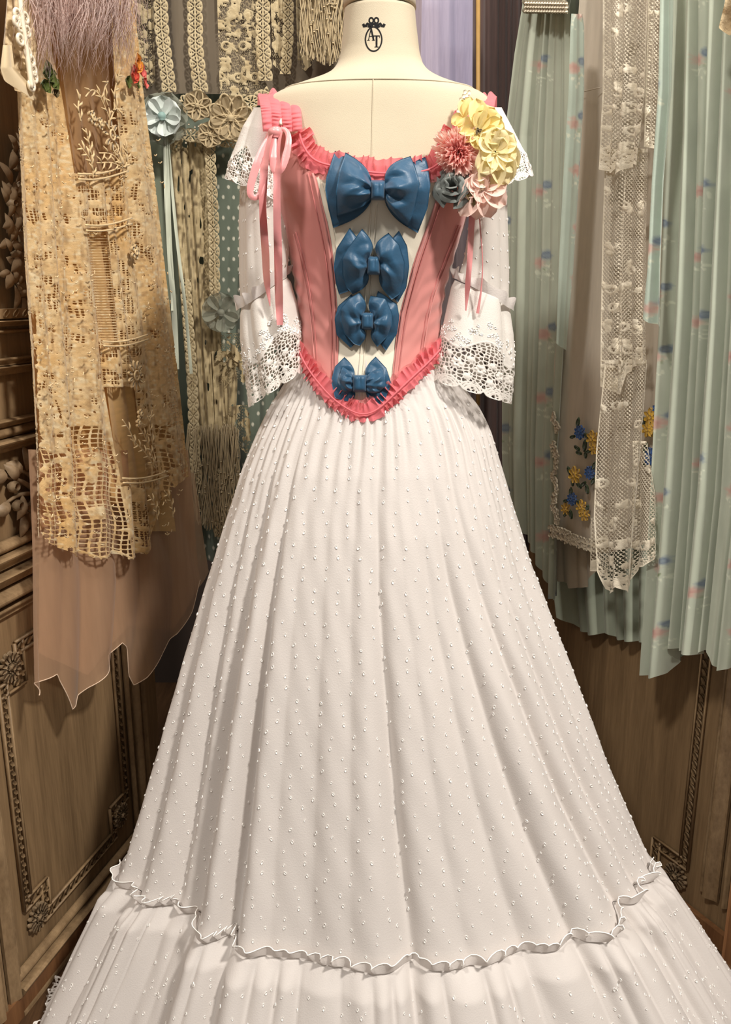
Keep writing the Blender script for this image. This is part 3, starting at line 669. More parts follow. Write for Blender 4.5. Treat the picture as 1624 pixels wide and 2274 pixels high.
BOWS = [
 (a1, (648, 850, 500, 780), [
  ([(660, 600), (660, 770)], [(150, 90), (90, 280), (30, 460), (15, 635), (60, 900), (130, 1165)], 10, 12, 0, 2.5), ([(660, 540), (660, 740)], [(298, 115), (215, 360), (165, 650), (165, 740), (175, 1010)], 12, 8, 1, 2.5),
  ([(840, 620), (840, 770)], [(1405, 175), (1440, 300), (1475, 560), (1440, 880), (1300, 1235)], 12, 12, 0, 2.5), ([(840, 520), (840, 730)], [(1200, 165), (1270, 330), (1330, 560), (1270, 850), (1165, 1155)], 16, 8, 1, 2.5)]),
 (a2, (515, 675, 370, 600), [
  ([(525, 460), (525, 560)], [(310, 30), (150, 280), (115, 500), (140, 700), (180, 835)], 6, 12, 0, 2), ([(525, 400), (525, 560)], [(458, 42), (290, 270), (215, 400), (220, 600), (270, 750), (345, 832)], 16, 14, 1, 2),
  ([(668, 460), (668, 560)], [(900, 65), (1000, 250), (1025, 500), (990, 750), (890, 930)], 6, 8, 0, 2), ([(668, 400), (668, 560)], [(775, 92), (900, 230), (970, 450), (960, 650), (910, 830), (815, 895)], 18, 10, 1, 2)]),
 (a2, (445, 600, 1050, 1260), [
  ([(455, 1120), (455, 1210)], [(330, 830), (170, 970), (125, 1130), (150, 1320), (320, 1475)], 4, 8, 0, 2), ([(455, 1080), (455, 1230)], [(430, 806), (300, 880), (200, 1000), (195, 1150), (240, 1300), (360, 1430), (430, 1450)], 11, 11, 1, 2.5),
  ([(592, 1120), (592, 1210)], [(650, 790), (880, 950), (905, 1100), (880, 1300), (745, 1510)], 4, 6, 0, 2), ([(592, 1080), (592, 1230)], [(560, 846), (740, 880), (815, 1050), (818, 1200), (770, 1330), (640, 1465)], 8, 9, 1, 2.5)]),
 (a2, (345, 510, 1800, 2010), [
  ([(355, 1850), (355, 1970)], [(245, 1585), (130, 1700), (85, 1870), (130, 2080), (240, 2110), (340, 2122)], 9, 5, 0, 3), ([(355, 1830), (355, 1980)], [(222, 1700), (182, 1830), (200, 1950), (222, 2015)], 3, 3, 1, 3),
  ([(502, 1850), (502, 1970)], [(620, 1580), (750, 1720), (810, 1910), (740, 2080), (660, 2185)], 9, 8, 0, 3), ([(502, 1830), (502, 1980)], [(700, 1710), (735, 1830), (735, 1950), (640, 2020)], 4, 5, 1, 3)])]
for i, (cf, kn, loops) in enumerate(BOWS):
    kx = cv([(kn[0], kn[2]), (kn[1], kn[3])], *cf); c = bodyhit(kx[:, 0].mean(), kx[:, 1].mean(), .01)
    bw = thing_part('bow', gown, c)
    bw['label'] = ['largest blue taffeta bow at the neckline', 'second blue taffeta bow', 'third blue taffeta bow', 'smallest blue taffeta bow at the waist point'][i]
    sc = [1, .8, .7, .62][i]
    for j, (Kp, Op, bt, bb, fr_, nc) in enumerate(loops):
        loop_part(bw, cv(Kp, *cf), cv(Op, *cf), bt, bb, .004 + .011 * fr_ * sc, .020 * sc if fr_ else .014 * sc, nc, 10 * i + j, cr=.007 * sc * (.6 if i == 3 else 1))
    knot(bw, kx[0, 0], kx[1, 0], kx[0, 1], kx[1, 1], .010, .018 * sc + .004, i)

# ---- skirt
YC = lambda z: YB - .10 * np.clip((1.25 - z) / 1.25, 0, 1) ** 2
SK = np.array([(770, 672, 972), (800, 660, 986), (850, 632, 1022), (900, 602, 1060), (960, 570, 1090), (1040, 537, 1112), (1250, 470, 1176), (1480, 400, 1266), (1700, 335, 1353), (1900, 274, 1443), (2060, 192, 1550), (2200, 122, 1640), (2232, 106, 1662)], float)
def on_yc(px, py):
    Y = np.full(np.shape(py), YB)
    for _ in range(20): Y = YC(P(px, py, Y)[..., 2])
    return P(px, py, Y)
sl, sr = on_yc(SK[:, 1], SK[:, 0]), on_yc(SK[:, 2], SK[:, 0]); so = np.argsort(sl[:, 2])
zsk = np.linspace(0, sl[0, 2], 500)
tSL, tSR = sm(np.interp(zsk, sl[so, 2], sl[so, 0]), 14), sm(np.interp(zsk, sr[np.argsort(sr[:, 2]), 2], sr[np.argsort(sr[:, 2]), 0]), 14)
BF = [(0, .385), (.3, .288), (.5, .255), (.75, .215), (1.0, .17), (1.10, .148), (1.17, .128), (1.22, .112), (1.27, .100), (1.33, .088)]
VAL = [(-88, -88, .5, 6), (-74, -70, .8, 5), (-60, -55, 1.1, 5), (-49, -46, 1.5, 4.5), (-36, -33.5, 1.5, 2.6), (-27, -25, .35, 4), (-17, -17, .4, 5), (-7, -9, .3, 4), (1.5, 3.5, 1.1, 3.0), (9, 14, .35, 4), (17, 26, .5, 4),
       (24, 39, .9, 3.5), (33, 60, 1.0, 4), (45, 74, .8, 5), (62, 86, .6, 6)]
Z_SEAM = .30
def skD(phi, z):
    tz_ = np.clip((1.22 - z) / 1.0, 0, 1.2); deg = np.degrees(phi); D = 0 * (phi + z)
    for a, b, d, w in VAL:
        c = a + (b - a) * np.clip(tz_, 0, 1) ** 1.3; x = (deg - c) / (w * (.8 + .6 * tz_))
        D = D - d * (.75 * np.exp(-np.abs(x) ** 1.7) + .25 * np.exp(-(np.abs(x - .25) / .35) ** 1.5))
    D = D * (.004 + .042 * sstep(.03, .8, tz_))
    D = D + .009 * tz_ * np.sin(phi * 9 + 1.3 * np.sin(z * 3)) + .003 * tz_ * np.sin(phi * 19 + 2 * z + 2 * np.sin(phi * 4))
    gath = np.exp(-np.clip(tz_, 0, 2) / .14)
    D = D + gath * .0032 * np.sin(phi * 62 + 2 * np.sin(phi * 7)) * np.clip(tz_ * 40 + .35, 0, 1)
    D = D + .0009 * np.sin(phi * 40 + z * 31) * np.sin(z * 23 + phi * 13)
    low = np.clip((Z_SEAM - z) / Z_SEAM, 0, 1)
    rf = np.exp(-low / .4) * .020 + .008
    D = D + np.where(z < Z_SEAM, np.minimum(low * 8, 1) * (rf * (1.3 * np.abs(np.sin(phi * 30 + 1.5 * np.sin(phi * 5) + np.sin(phi * 17))) ** .7 - .7) * (.7 + .3 * np.sin(phi * 9)) + .012 + .010 * low), 0)
    return D
def skirt(phi, z, off=0.0):
    phi, z = np.broadcast_arrays(np.asarray(phi, float), np.asarray(z, float))
    XL_, XR_ = np.interp(z, zsk, tSL), np.interp(z, zsk, tSR); a = (XR_ - XL_) / 2; xc = (XL_ + XR_) / 2; b = lin(z, BF)
    back = np.cos(phi) < 0; bb = np.where(back, np.minimum(b, .26), b)
    n = np.stack([np.sin(phi) / a, -np.cos(phi) / bb], -1); n /= np.linalg.norm(n, axis=-1, keepdims=True)
    D = skD(phi, z) * np.where(back, .5, 1) + off
    return np.stack([xc + a * np.sin(phi) + n[..., 0] * D, YC(z) - bb * np.cos(phi) + n[..., 1] * D, z], -1)
fp = np.concatenate([np.linspace(-pi, -1.75, 60)[:-1], np.linspace(-1.75, 1.75, 520), np.linspace(1.75, pi, 60)[1:-1]])
zA = np.linspace(sl[0, 2] - .002, Z_SEAM, 190)
skirt_o = sheet('skirt', skirt(fp[None], zA[:, None]), M_white, gown, wrap=True)
zB = np.linspace(Z_SEAM - .001, .004, 70)
flo = sheet('hem_flounce', skirt(fp[None], zB[:, None]), M_white, gown, wrap=True)
# frill standing along the seam
fpp = np.linspace(-1.5, 1.5, 700); c = skirt(fpp, Z_SEAM + .001, .006); e = 1e-3
nn = skirt(fpp, Z_SEAM, .05) - skirt(fpp, Z_SEAM, 0); nn /= np.linalg.norm(nn, axis=1, keepdims=True)
fr_o = ruffle('seam_frill', c, np.tile(UP * .95, (700, 1)) + nn * .12, nn, .019, .0095, .030, M_white, gown, 11, 6, base=.001, lift=.45)
me = fr_o.data; V = np.empty(len(me.vertices) * 3, np.float32); me.vertices.foreach_get('co', V); V = V.reshape(6, -1, 3)[-1] + ORG[gown]
q = B(); q.tube(V[::2], .0010, 5); q.build('frill_edge', M_tuft, fr_o)
# woven tufts of the dotted cotton
def tufts(parent, P_, N_, T_, seed, L=.0033):
    r = np.random.default_rng(seed); q = B()
    for p, n, t in zip(P_, N_, T_):
        a = r.normal(0, .35); e = np.cross(n, t); d = t * math.cos(a) + e * math.sin(a); s = r.uniform(.75, 1.2) * L
        q.ell(p + n * .0006, [d * s, np.cross(n, d) * s * .6, n * s * .5], 6, 4)
    return q.build('dot_tufts', M_tuft, parent, kind='stuff')
pts = []; rrow = 0; z = 1.21
while z > Z_SEAM + .015:
    XL_, XR_ = np.interp(z, zsk, tSL), np.interp(z, zsk, tSR); circ = pi * ((XR_ - XL_) / 2 + lin(z, BF)) / 2 * 1.15
    k = int(circ / .031); f = (np.arange(k) + .5 * (rrow % 2)) / k * pi * 1.16 - pi * .58
    pts.append(np.stack([f + rng.normal(0, .006, k), np.full(k, z) + rng.normal(0, .0015, k)], -1)); rrow += 1; z -= .0185
pts = np.concatenate(pts); 
def frame(f, z):
    p = skirt(f, z); a = skirt(f + 1e-3, z) - p; b = skirt(f, z - 1e-3) - p; n = np.cross(a, b); n /= np.linalg.norm(n, axis=1, keepdims=True)
    n *= np.where(n[:, 1:2] > 0, -1, 1); b /= np.linalg.norm(b, axis=1, keepdims=True); return p, n, b
tufts(skirt_o, *frame(pts[:, 0], pts[:, 1]), 1)
p3_ = np.stack([rng.uniform(-1.75, 1.75, 620), rng.uniform(.03, Z_SEAM - .03, 620)], -1); tufts(flo, *frame(p3_[:, 0], p3_[:, 1]), 2)
# lace hem of the petticoat showing on the floor
ang = np.linspace(-1.75, -1.05, 220); pa = skirt(ang, np.full(220, .02), .03); pa[:, 2] = .02
oo = skirt(ang, .02, .1) - skirt(ang, .02, 0); oo /= np.linalg.norm(oo, axis=1, keepdims=True)
v = np.linspace(0, 1, 14)[:, None]; sarc = np.linspace(0, .7, 220)[None]
wv_ = .035 * (1 + .25 * np.abs(np.sin(sarc * 90)))
X = pa[None] + oo[None] * (v * wv_ - .055)[..., None] + UP * (.008 * np.sin(sarc * 120) * v - .012 * v)[..., None]
mm = np.maximum(vor(sarc * 1000 + 0 * v, v * 35 + 0 * sarc, 9, 1.6, 3), 2 - v * 12) ; mm = np.maximum(mm, 1.2 - np.abs(v - .97) * 30)
sheet('petticoat_lace', X, M_lacew, gown, m=mm)

# ---- sleeves
def tube_rows(rows, nv, nu, Y0, dep, tilt, fold, seed, a0=-pi, a1=pi, wrapf=True):
    """rows: (v, py, xl, xr); tilt(v) slants the rings in the picture plane"""
    R = np.array(rows, float); v = np.linspace(0, 1, nv)[:, None]; a = (np.linspace(a0, a1, nu + 1)[:-1] if wrapf else np.linspace(a0, a1, nu))[None]
    py, xl, xr = (np.interp(v, R[:, 0], R[:, k]) for k in (1, 2, 3))
    py, xl, xr = (np.apply_along_axis(lambda c: sm(c, 3), 0, q_) for q_ in (py, xl, xr))
    hw = (xr - xl) / 2; f = 1 + fold(a, v); px = (xl + xr) / 2 + hw * np.sin(a) * f
    Y = Y0(v) - dep(v) * np.cos(a) * f
    return P(px, py + tilt(v) * (px - (xl + xr) / 2), Y), a, v, hw
def sfold(seed, n, amp, v0=0.0):
    r = np.random.default_rng(seed); c = r.uniform(-pi, pi, n); w = r.uniform(.12, .3, n)
    def f(a, v):
        z = 0 * (a + v)
        for k in range(n):
            x = np.angle(np.exp(1j * (a - c[k] - .3 * (v - .5)))); z = z - np.exp(-(np.abs(x) / w[k]) ** 1.3)
        return amp * z + .03 * np.sin(3 * a + 4 * v)
    return f
def lace_pattern(U, V, v_edge, seed, per=.030):
    """guipure: V measured from the free edge in metres (0 = edge); U along it"""
    k = 1000.; u, w = U * k, V * k
    m = vor(u, w, 6.2, .75, seed)                                   # openwork ground
    P_ = per * k
    for row, (cy, r_, ph_) in enumerate(((40, 8.5, .25), (24, 6.0, .75), (52, 6, .7))):
        uu = (u / P_ + ph_) - np.floor(u / P_ + ph_); m = np.maximum(m, flw(uu * P_, w, P_ / 2, cy, r_, 6, 0, 1.3 if row == 0 else 0))
    uu = (u / P_ + .5) - np.floor(u / P_ + .5); dd = np.hypot((uu - .5) * P_, (w - 2) * 1.0)
    for rr_ in (15.5, 12.0, 8.5): m = np.maximum(m, np.where(w < 18, 1.25 - np.abs(dd - rr_), -9))
    ed = 1.0 * (w - (8.5 - 8.5 * np.sqrt(np.clip(1 - ((uu - .5) * 2) ** 2, 0, 1)) ))      # scalloped lower edge
    m = np.maximum(m, 1.4 - np.abs(ed)); m = np.where(ed < -1.2, -9, m)
    return m / 1.0
def sleeve(side):
    s = 'left' if side < 0 else 'right'
    if side < 0:
        up = [(0, 262, 566, 640), (.35, 380, 534, 640), (.6, 480, 528, 644), (.85, 590, 528, 646), (1, 652, 533, 640)]; tl = lambda v: -.66 * sstep(.45, 1, v)
        lo = [(0, 650, 534, 640), (.1, 664, 530, 648), (.35, 715, 530, 660), (.65, 775, 537, 668), (1, 868, 548, 672)]; tb = lambda v: -.66 + .0 * v
        cp = [(0, 238, 566, 612), (.3, 285, 540, 622), (.7, 375, 506, 634), (1, 426, 496, 640)]; tc_ = lambda v: .42 * v; Ys = 1.515
        frl = [(642, 606), (600, 640), (565, 668), (528, 690)]
    else:
        up = [(0, 262, 1050, 1122), (.35, 380, 1046, 1128), (.6, 480, 1044, 1130), (.85, 590, 1030, 1134), (1, 648, 1014, 1134)]; tl = lambda v: .42 * sstep(.45, 1, v)
        lo = [(0, 648, 1012, 1134), (.1, 664, 1004, 1136), (.35, 715, 992, 1142), (.65, 775, 976, 1143), (1, 872, 956, 1138)]; tb = lambda v: .42 - .12 * v
        cp = [(0, 238, 1076, 1116), (.3, 285, 1072, 1140), (.7, 360, 1062, 1176), (1, 412, 1056, 1192)]; tc_ = lambda v: -.34 * v; Ys = 1.515
        frl = [(1008, 616), (1050, 636), (1095, 664), (1138, 690)]
    # upper sleeve
    X, a, v, hw = tube_rows(up, 70, 110, lambda v: Ys - .012 * v, lambda v: .040 + .006 * v, tl, sfold(20 + side, 9, .10), 1)
    sv = sheet('sleeve', X, M_voile, gown, wrap=True)
    ii = [(i, j) for i in range(22, 66, 5) for j in range(0, 110) if (j + (i // 5) * 4) % 9 == 0]
    Pp = np.array([X[i, j] for i, j in ii]); Nn = np.array([np.cross(X[i, (j + 1) % 110] - X[i, j], X[i + 1, j] - X[i, j]) for i, j in ii]); Nn /= np.linalg.norm(Nn, axis=1, keepdims=True) + 1e-9
    cc = X.mean(1)[[i for i, j in ii]]; Nn *= np.sign(((Pp - cc) * Nn).sum(1))[:, None]
    tufts(sv, Pp, Nn, np.tile(-UP, (len(ii), 1)), 5, .0026)
    # bell with guipure edge
    X, a, v, hw = tube_rows(lo, 170, 330, lambda v: Ys - .012 - .012 * v, lambda v: .046 + .022 * v, tb, sfold(30 + side, 8, .12), 2)
    circ = .30; U = (a + pi) / (2 * pi) * circ + 0 * v; ln = .205; Vv = (1 - v) * ln + 0 * a
    if side > 0: Vv = Vv - .0
    lace = lace_pattern(U, Vv, 0, 3 + side)
    zone = .074 + .010 * np.sin(U * 2 * pi / .075) + .012 * np.sin(U * 2 * pi / .15 + 1)
    m = np.where(Vv > zone, 1.0, lace); m = np.maximum(m, np.where(Vv > 0.02, 1.3 - np.abs(Vv - zone) * 1000, -9))
    ctr = X.mean(1, keepdims=True); dr = X - ctr; dr /= np.linalg.norm(dr, axis=-1, keepdims=True) + 1e-9
    X = X + dr * (np.where(Vv < zone + .002, np.clip(m, -1, 3) * .0005, 0))[..., None]
    be = sheet('sleeve_flounce', X, cloth('white_sleeve_lace', (240, 236, 229), .82, .3, .2, .97, malpha=True, noise=(40, .03), bump=(500, .25)), gown, m=m, wrap=True)
    # raised white sprigs above the lace
    q = B(); r = np.random.default_rng(40 + side)
    for k in range(120):
        j = r.integers(0, 330); vz = zone[0, j] + abs(r.normal(0, .022)) + .002; i = int(np.clip((1 - vz / ln) * 169, 2, 160)); p = X[i, j]; n = dr[i, j]; t = np.cross(n, UP); t /= np.linalg.norm(t) + 1e-9
        if r.random() < .5:
            for z_ in range(5):
                an = z_ * 2 * pi / 5 + r.random(); d = t * math.cos(an) + UP * math.sin(an); q.ell(p + d * .0034 + n * .0006, [d * .003, np.cross(n, d) * .002, n * .0014], 5, 4)
        else:
            an = r.uniform(0, 6); d = t * math.cos(an) + UP * math.sin(an); q.ell(p + n * .0006, [d * .0042, np.cross(n, d) * .0018, n * .0014], 5, 4)
    q.build('white_embroidery', M_tuft, be, kind='stuff')
    # gathered frill at the elbow
    f2 = smooth_path(np.array(frl, float), 60, 2); c = P(f2[:, 0], f2[:, 1], Ys - .012 - .05 * np.sqrt(np.clip(1 - (np.linspace(-1, 1, 60)) ** 2, 0, 1)) + .01)
    T = np.gradient(c, axis=0); T /= np.linalg.norm(T, axis=1, keepdims=True); nr = np.tile(np.array([0, -1., 0]), (60, 1)); nr[:, 0] = np.linspace(1, -1, 60) * (1 if side < 0 else -1); nr /= np.linalg.norm(nr, axis=1, keepdims=True)
    o = np.cross(nr, T); o *= np.sign(o[:, 2:3]) * .8; ruffle('elbow_frill', c, np.tile(UP * .95, (60, 1)) + nr * .08, nr, .020, .009, .028, M_white, gown, 50 + side, 7, base=.003, lift=.45)
    # flutter cap of lace
    X, a, v, hw = tube_rows(cp, 130, 240, lambda v: Ys - .004 + 0 * v, lambda v: .044 + .022 * v, tc_, sfold(60 + side, 6, .10), 3, -2.3, 2.3, False)
    U = (a + 2.3) / 4.6 * .27 + 0 * v; Vv = (1 - v) * .155 + 0 * a; lace = lace_pattern(U, Vv, 0, 8 + side, .034); zone = .066 + .012 * np.sin(U * 80)
    m = np.where(Vv > zone, np.maximum(lace, .35 + 0 * U), lace); m = np.maximum(m, 1.3 - np.abs(Vv - zone) * 1000)
    ctr = X.mean(1, keepdims=True); dr = X - ctr; dr /= np.linalg.norm(dr, axis=-1, keepdims=True) + 1e-9
    X = X + dr * (np.clip(m, -1, 3) * .0005)[..., None]
    sheet('lace_cap', X, M_lacew, gown, m=m)
sleeve(-1); sleeve(1)

# ---- pink ribbons
def band(q, pts, w, Y, n=40, twist=0.0, it=2):
    p = smooth_path(np.array(pts, float), n, it); T = np.gradient(p, axis=0); T /= np.linalg.norm(T, axis=1, keepdims=True) + 1e-9; N = np.stack([-T[:, 1], T[:, 0]], -1)
    t = np.linspace(0, 1, n); w = np.interp(t, np.linspace(0, 1, len(np.atleast_1d(w))), np.atleast_1d(w))[:, None]; Yv = np.interp(t, np.linspace(0, 1, len(np.atleast_1d(Y))), np.atleast_1d(Y))
    k = np.linspace(-.5, .5, 5); X = np.stack([P(p[:, 0] + N[:, 0] * w[:, 0] * j, p[:, 1] + N[:, 1] * w[:, 0] * j, Yv - .0015 * math.cos(j * 3) + twist * j * w[:, 0] * 1e-3 * np.sin(t * 9 + 1)) for j in k], 1); q.grid(X)
rb = thing_part('shoulder_ribbon', gown, P(612., 292., 1.41))
q = B(); band(q, [(606, 292), (582, 330), (562, 390), (553, 430), (566, 442), (580, 430), (588, 360), (604, 300)], [9, 14, 18, 16, 12, 12, 16, 10], [1.408, 1.395, 1.39, 1.40, 1.41], 60); q.build('ribbon_loop', M_ribbon, rb)
q = B(); band(q, [(610, 294), (606, 330), (606, 370), (613, 386), (628, 374), (640, 330), (642, 298), (630, 284), (614, 292)], [9, 15, 17, 14, 15, 17, 14, 11, 9], [1.405, 1.388, 1.385, 1.392, 1.405], 70); q.build('ribbon_loop', M_ribbon, rb)
q = B(); band(q, [(600, 294), (590, 330), (585, 400), (583, 470), (590, 560), (592, 620), (600, 680)], [14, 18, 18, 16, 17, 17, 15, 2], [1.405, 1.39, 1.40, 1.425, 1.435, 1.44], 70, 1.5, 3); q.build('ribbon_tail', M_ribbon, rb)
q = B(); band(q, [(622, 290), (614, 330), (615, 390), (615, 470), (618, 560), (619, 640), (622, 722)], [12, 16, 16, 17, 18, 18, 18, 14], [1.405, 1.384, 1.39, 1.42, 1.435, 1.44], 70, 1.5, 3); q.build('ribbon_tail', M_ribbon, rb)
q = B(); q.ell(P(612., 294., 1.404), [np.array([.012, 0, 0]), np.array([0, .01, 0]), np.array([0, 0, .009])], 10, 7); q.build('ribbon_knot', M_ribbon, rb)
rb2 = thing_part('shoulder_ribbon', gown, P(1050., 460., 1.42))
q = B(); band(q, [(1052, 440), (1047, 500), (1045, 560), (1040, 620), (1035, 690)], [12, 14, 13, 12, 12, 3], [1.42, 1.43, 1.44, 1.445], 50, 1, 2); q.build('ribbon_tail', M_ribbon, rb2)
q = B(); band(q, [(1062, 440), (1068, 520), (1073, 580), (1070, 640), (1061, 696)], [3, 3, 2.6, 3, 7], [1.42, 1.43, 1.44, 1.445], 50, 0, 2); q.build('ribbon_tail', M_ribbon, rb2)
q = B(); band(q, [(1092, 453), (1108, 451)], [13, 13], [1.44, 1.44], 6, 0, 0); q.build('ribbon_end', M_pink, rb2)
# ============================================================ CORSAGE pinned on the shoulder
cors = thing('flower_corsage', 'silk flower corsage of pink carnation, yellow blooms and grey rose on the gown shoulder', 'corsage', P(1060., 350., 1.42))
M_yel = cloth('yellow_silk', (248, 232, 164), .7, .3, .3, noise=(70, .08), bump=(250, .12))
M_yel2 = cloth('pale_yellow_silk', (250, 238, 190), .7, .3, .3, noise=(70, .08), bump=(250, .12))
M_blush = cloth('blush_silk', (248, 218, 205), .7, .3, .3, noise=(70, .05), bump=(250, .1))
M_greyr = cloth('grey_blue_silk', (118, 124, 120), .6, .3, .1, noise=(60, .2), bump=(250, .1))
M_olive = cloth('brown_leaf_silk', (96, 80, 46), .6, .2, noise=(60, .15))
M_sageL = cloth('grey_leaf_silk', (112, 116, 100), .6, .2, noise=(60, .15))
M_carn = cloth('carnation_silk', (244, 150, 145), .7, .3, .45, colattr=True, noise=(70, .05), bump=None)
M_bud = cloth('cream_bud', (246, 238, 212), .7, .2, bump=None)
def petal(parent, px, py, Y, ang, L, w, mat, tilt=.35, curl=.12, name='petal', dome=.3, tip=.75, droop=.2):
    """silk petal: base at the pixel, pointing along ang in the picture plane, tilted towards the viewer"""
    p = P(float(px), float(py), Y); d = np.array([math.cos(ang), -tilt, math.sin(ang)]); q = B()
    q.leaf(p, d, (0, -1, .15), L, w * (1.18 if name == 'petal' else 1), curl, dome, 9, 11, tip, droop=droop, spoon=name == 'petal'); return q.build(name, mat, parent)
def bloom(name, px, py, Y, specs, mat, cm, label=None):
    b = thing_part(name, cors, P(float(px), float(py), Y))
    for (a, L, w, ti) in specs: petal(b, px, py, Y, math.radians(a), L, w, mat, ti)
    if cm:
        q = B(); c = P(float(px), float(py), Y - .006)
        for k in range(9): q.ell(c + np.array([.005 * math.cos(k * 2.4) * k / 9, -.002, .005 * math.sin(k * 2.4) * k / 9]), np.eye(3) * .0022, 6, 4)
        q.build('stamens', cm, b)
    return b
bloom('yellow_bloom', 1062, 292, 1.405, [(95, .046, .026, .2), (75, .03, .024, .5), (165, .034, .026, .3), (200, .03, .024, .5), (30, .04, .036, .3), (55, .04, .036, .25), (-5, .042, .036, .35), (-40, .034, .034, .5), (-80, .03, .03, .6), (-120, .024, .024, .6)], M_yel, M_olive)
bloom('yellow_bloom', 1100, 338, 1.398, [(90, .034, .034, .5), (45, .036, .034, .4), (130, .034, .032, .4), (5, .034, .034, .4), (180, .026, .03, .5), (-30, .042, .034, .3), (-65, .05, .036, .2), (-100, .056, .038, .2), (-130, .04, .032, .4), (-82, .03, .03, .7), (60, .024, .026, .8)], M_yel2, M_yel)
bloom('yellow_bud', 1032, 262, 1.41, [(100, .026, .016, .2), (75, .03, .016, .3), (200, .022, .018, .4), (240, .018, .018, .5)], M_yel, None)
bloom('blush_bloom', 1068, 418, 1.402, [(110, .024, .026, .6), (150, .026, .026, .5), (190, .03, .024, .3), (232, .050, .028, .15), (262, .046, .028, .2), (292, .046, .03, .15), (330, .046, .03, .2), (10, .040, .034, .3), (40, .03, .03, .4), (280, .026, .026, .7)], M_blush, M_bud)
bloom('blush_bloom', 1048, 392, 1.402, [(260, .034, .026, .4), (300, .036, .028, .4), (340, .03, .026, .5), (20, .024, .024, .5)], M_blush, None)
# carnation: layered fringed petals
ca = thing_part('carnation', cors, P(1018., 338., 1.405)); q = B(); cc_ = P(1018., 338., 1.412); r = np.random.default_rng(12)
ca['label'] = 'pink carnation with pale fringed petals'
for ring_, (n, R_, ti) in enumerate(((30, .041, .12), (28, .037, .42), (24, .031, .8), (18, .025, 1.4), (12, .020, 3.0))):
    for k in range(n):
        a = (k + r.uniform(-.4, .4)) * 2 * pi / n; d = np.array([math.cos(a), -ti * r.uniform(.7, 1.3), math.sin(a)]); d /= np.linalg.norm(d)
        n0 = np.array([-d[0] * .3, -1, -d[2] * .3 + .2]); n0 -= d * (n0 @ d); n0 /= np.linalg.norm(n0); e = np.cross(d, n0); L = R_ * r.uniform(.82, 1.12); w = .0105 * r.uniform(.7, 1.2)
        v = np.linspace(0, 1, 7)[:, None]; u = np.linspace(-1, 1, 7)[None]
        jag = 1 - .10 * (np.arange(7) % 2)[None] * (v > .9)
        X = cc_ + (v * L * jag)[..., None] * d + (w * .5 * (.25 + .75 * v ** .8) * u)[..., None] * e + (.004 * np.sin(u * 3.2 + k) * v + .10 * L * v * v * (ti < 1))[..., None] * n0
        base = np.array(srgb(244, 136, 134)); tip_ = np.array(srgb(255, 226, 214)); f = np.clip(v * (1.25 - .13 * ring_) - .1, 0, 1) ** 1.3 + 0 * u
        s0 = q.n; q.grid(X); q.c[-1] = (base * (1 - f[..., None]) + tip_ * f[..., None]).reshape(-1, 3)
q.build('petals', M_carn, ca, colr=True)
# rose: cupped petals wound round each other
ro = thing_part('grey_rose', cors, P(1010., 418., 1.40)); cR = P(1010., 419., 1.415)
for k in range(15):
    lay = min(3, k // 4); a0 = k * 2.2 + .3; R_ = [.007, .013, .019, .0245][lay]; q = B(); v = np.linspace(0, 1, 9)[:, None]; u = np.linspace(-1, 1, 13)[None]
    a = a0 + u * (1.25 - .12 * lay); op = .35 + .22 * lay; rad = R_ * (.45 + .55 * v ** .8) + .010 * op * np.clip(v - .55, 0, 1) ** 1.5 * 3
    h = (.040 - .0065 * lay) * np.sin(v * (1.5 - .0 * lay)) * (1 - .30 * np.abs(u) ** 2.2) - .008 * op * np.clip(v - .8, 0, 1) * 5 * (1 - u * u)
    wob = .0018 * np.sin(u * 6 + k) * v
    # the rose faces the viewer, nodding a little to the lower left
    ax = np.array([-.30, -.92, .22]); ax /= np.linalg.norm(ax); e1_ = np.cross(ax, UP); e1_ /= np.linalg.norm(e1_); e2_ = np.cross(e1_, ax)
    X = cR + (rad * np.cos(a) + wob)[..., None] * e1_ + (rad * np.sin(a))[..., None] * e2_ + (h - .008 + 0 * a)[..., None] * ax
    q.grid(X); q.build('petal', M_greyr, ro)
lf = thing_part('leaf_spray', cors, P(1068., 370., 1.42))
petal(lf, 1064, 392, 1.415, 1.35, .036, .016, M_sageL, .1, name='leaf'); petal(lf, 1072, 394, 1.412, 1.62, .030, .014, M_sageL, .1, name='leaf'); petal(lf, 1036, 418, 1.398, -1.1, .032, .012, M_olive, .2, name='leaf'); petal(lf, 1040, 440, 1.405, -2.2, .026, .012, M_olive, .1, name='leaf')
bs_ = thing_part('bud_sprig', cors, P(1030., 225., 1.44))
for (x, y) in ((1033, 205), (1030, 214), (1024, 222), (1036, 212), (1028, 228), (1040, 222), (1020, 236), (1030, 238), (1018, 246), (1042, 206)):
    q = B(); p = P(float(x), float(y), 1.425); q.ell(p, [np.array([.0032, 0, 0]), np.array([0, .003, 0]), np.array([0, 0, .0042])], 7, 5); q.build('bud', M_bud, bs_)
q = B(); q.tube(P(np.array([1034., 1030, 1034, 1045]), np.array([206., 228, 250, 285]), np.array([1.428, 1.425, 1.42, 1.415])), .0012, 5); q.build('stem', M_sageL, bs_)

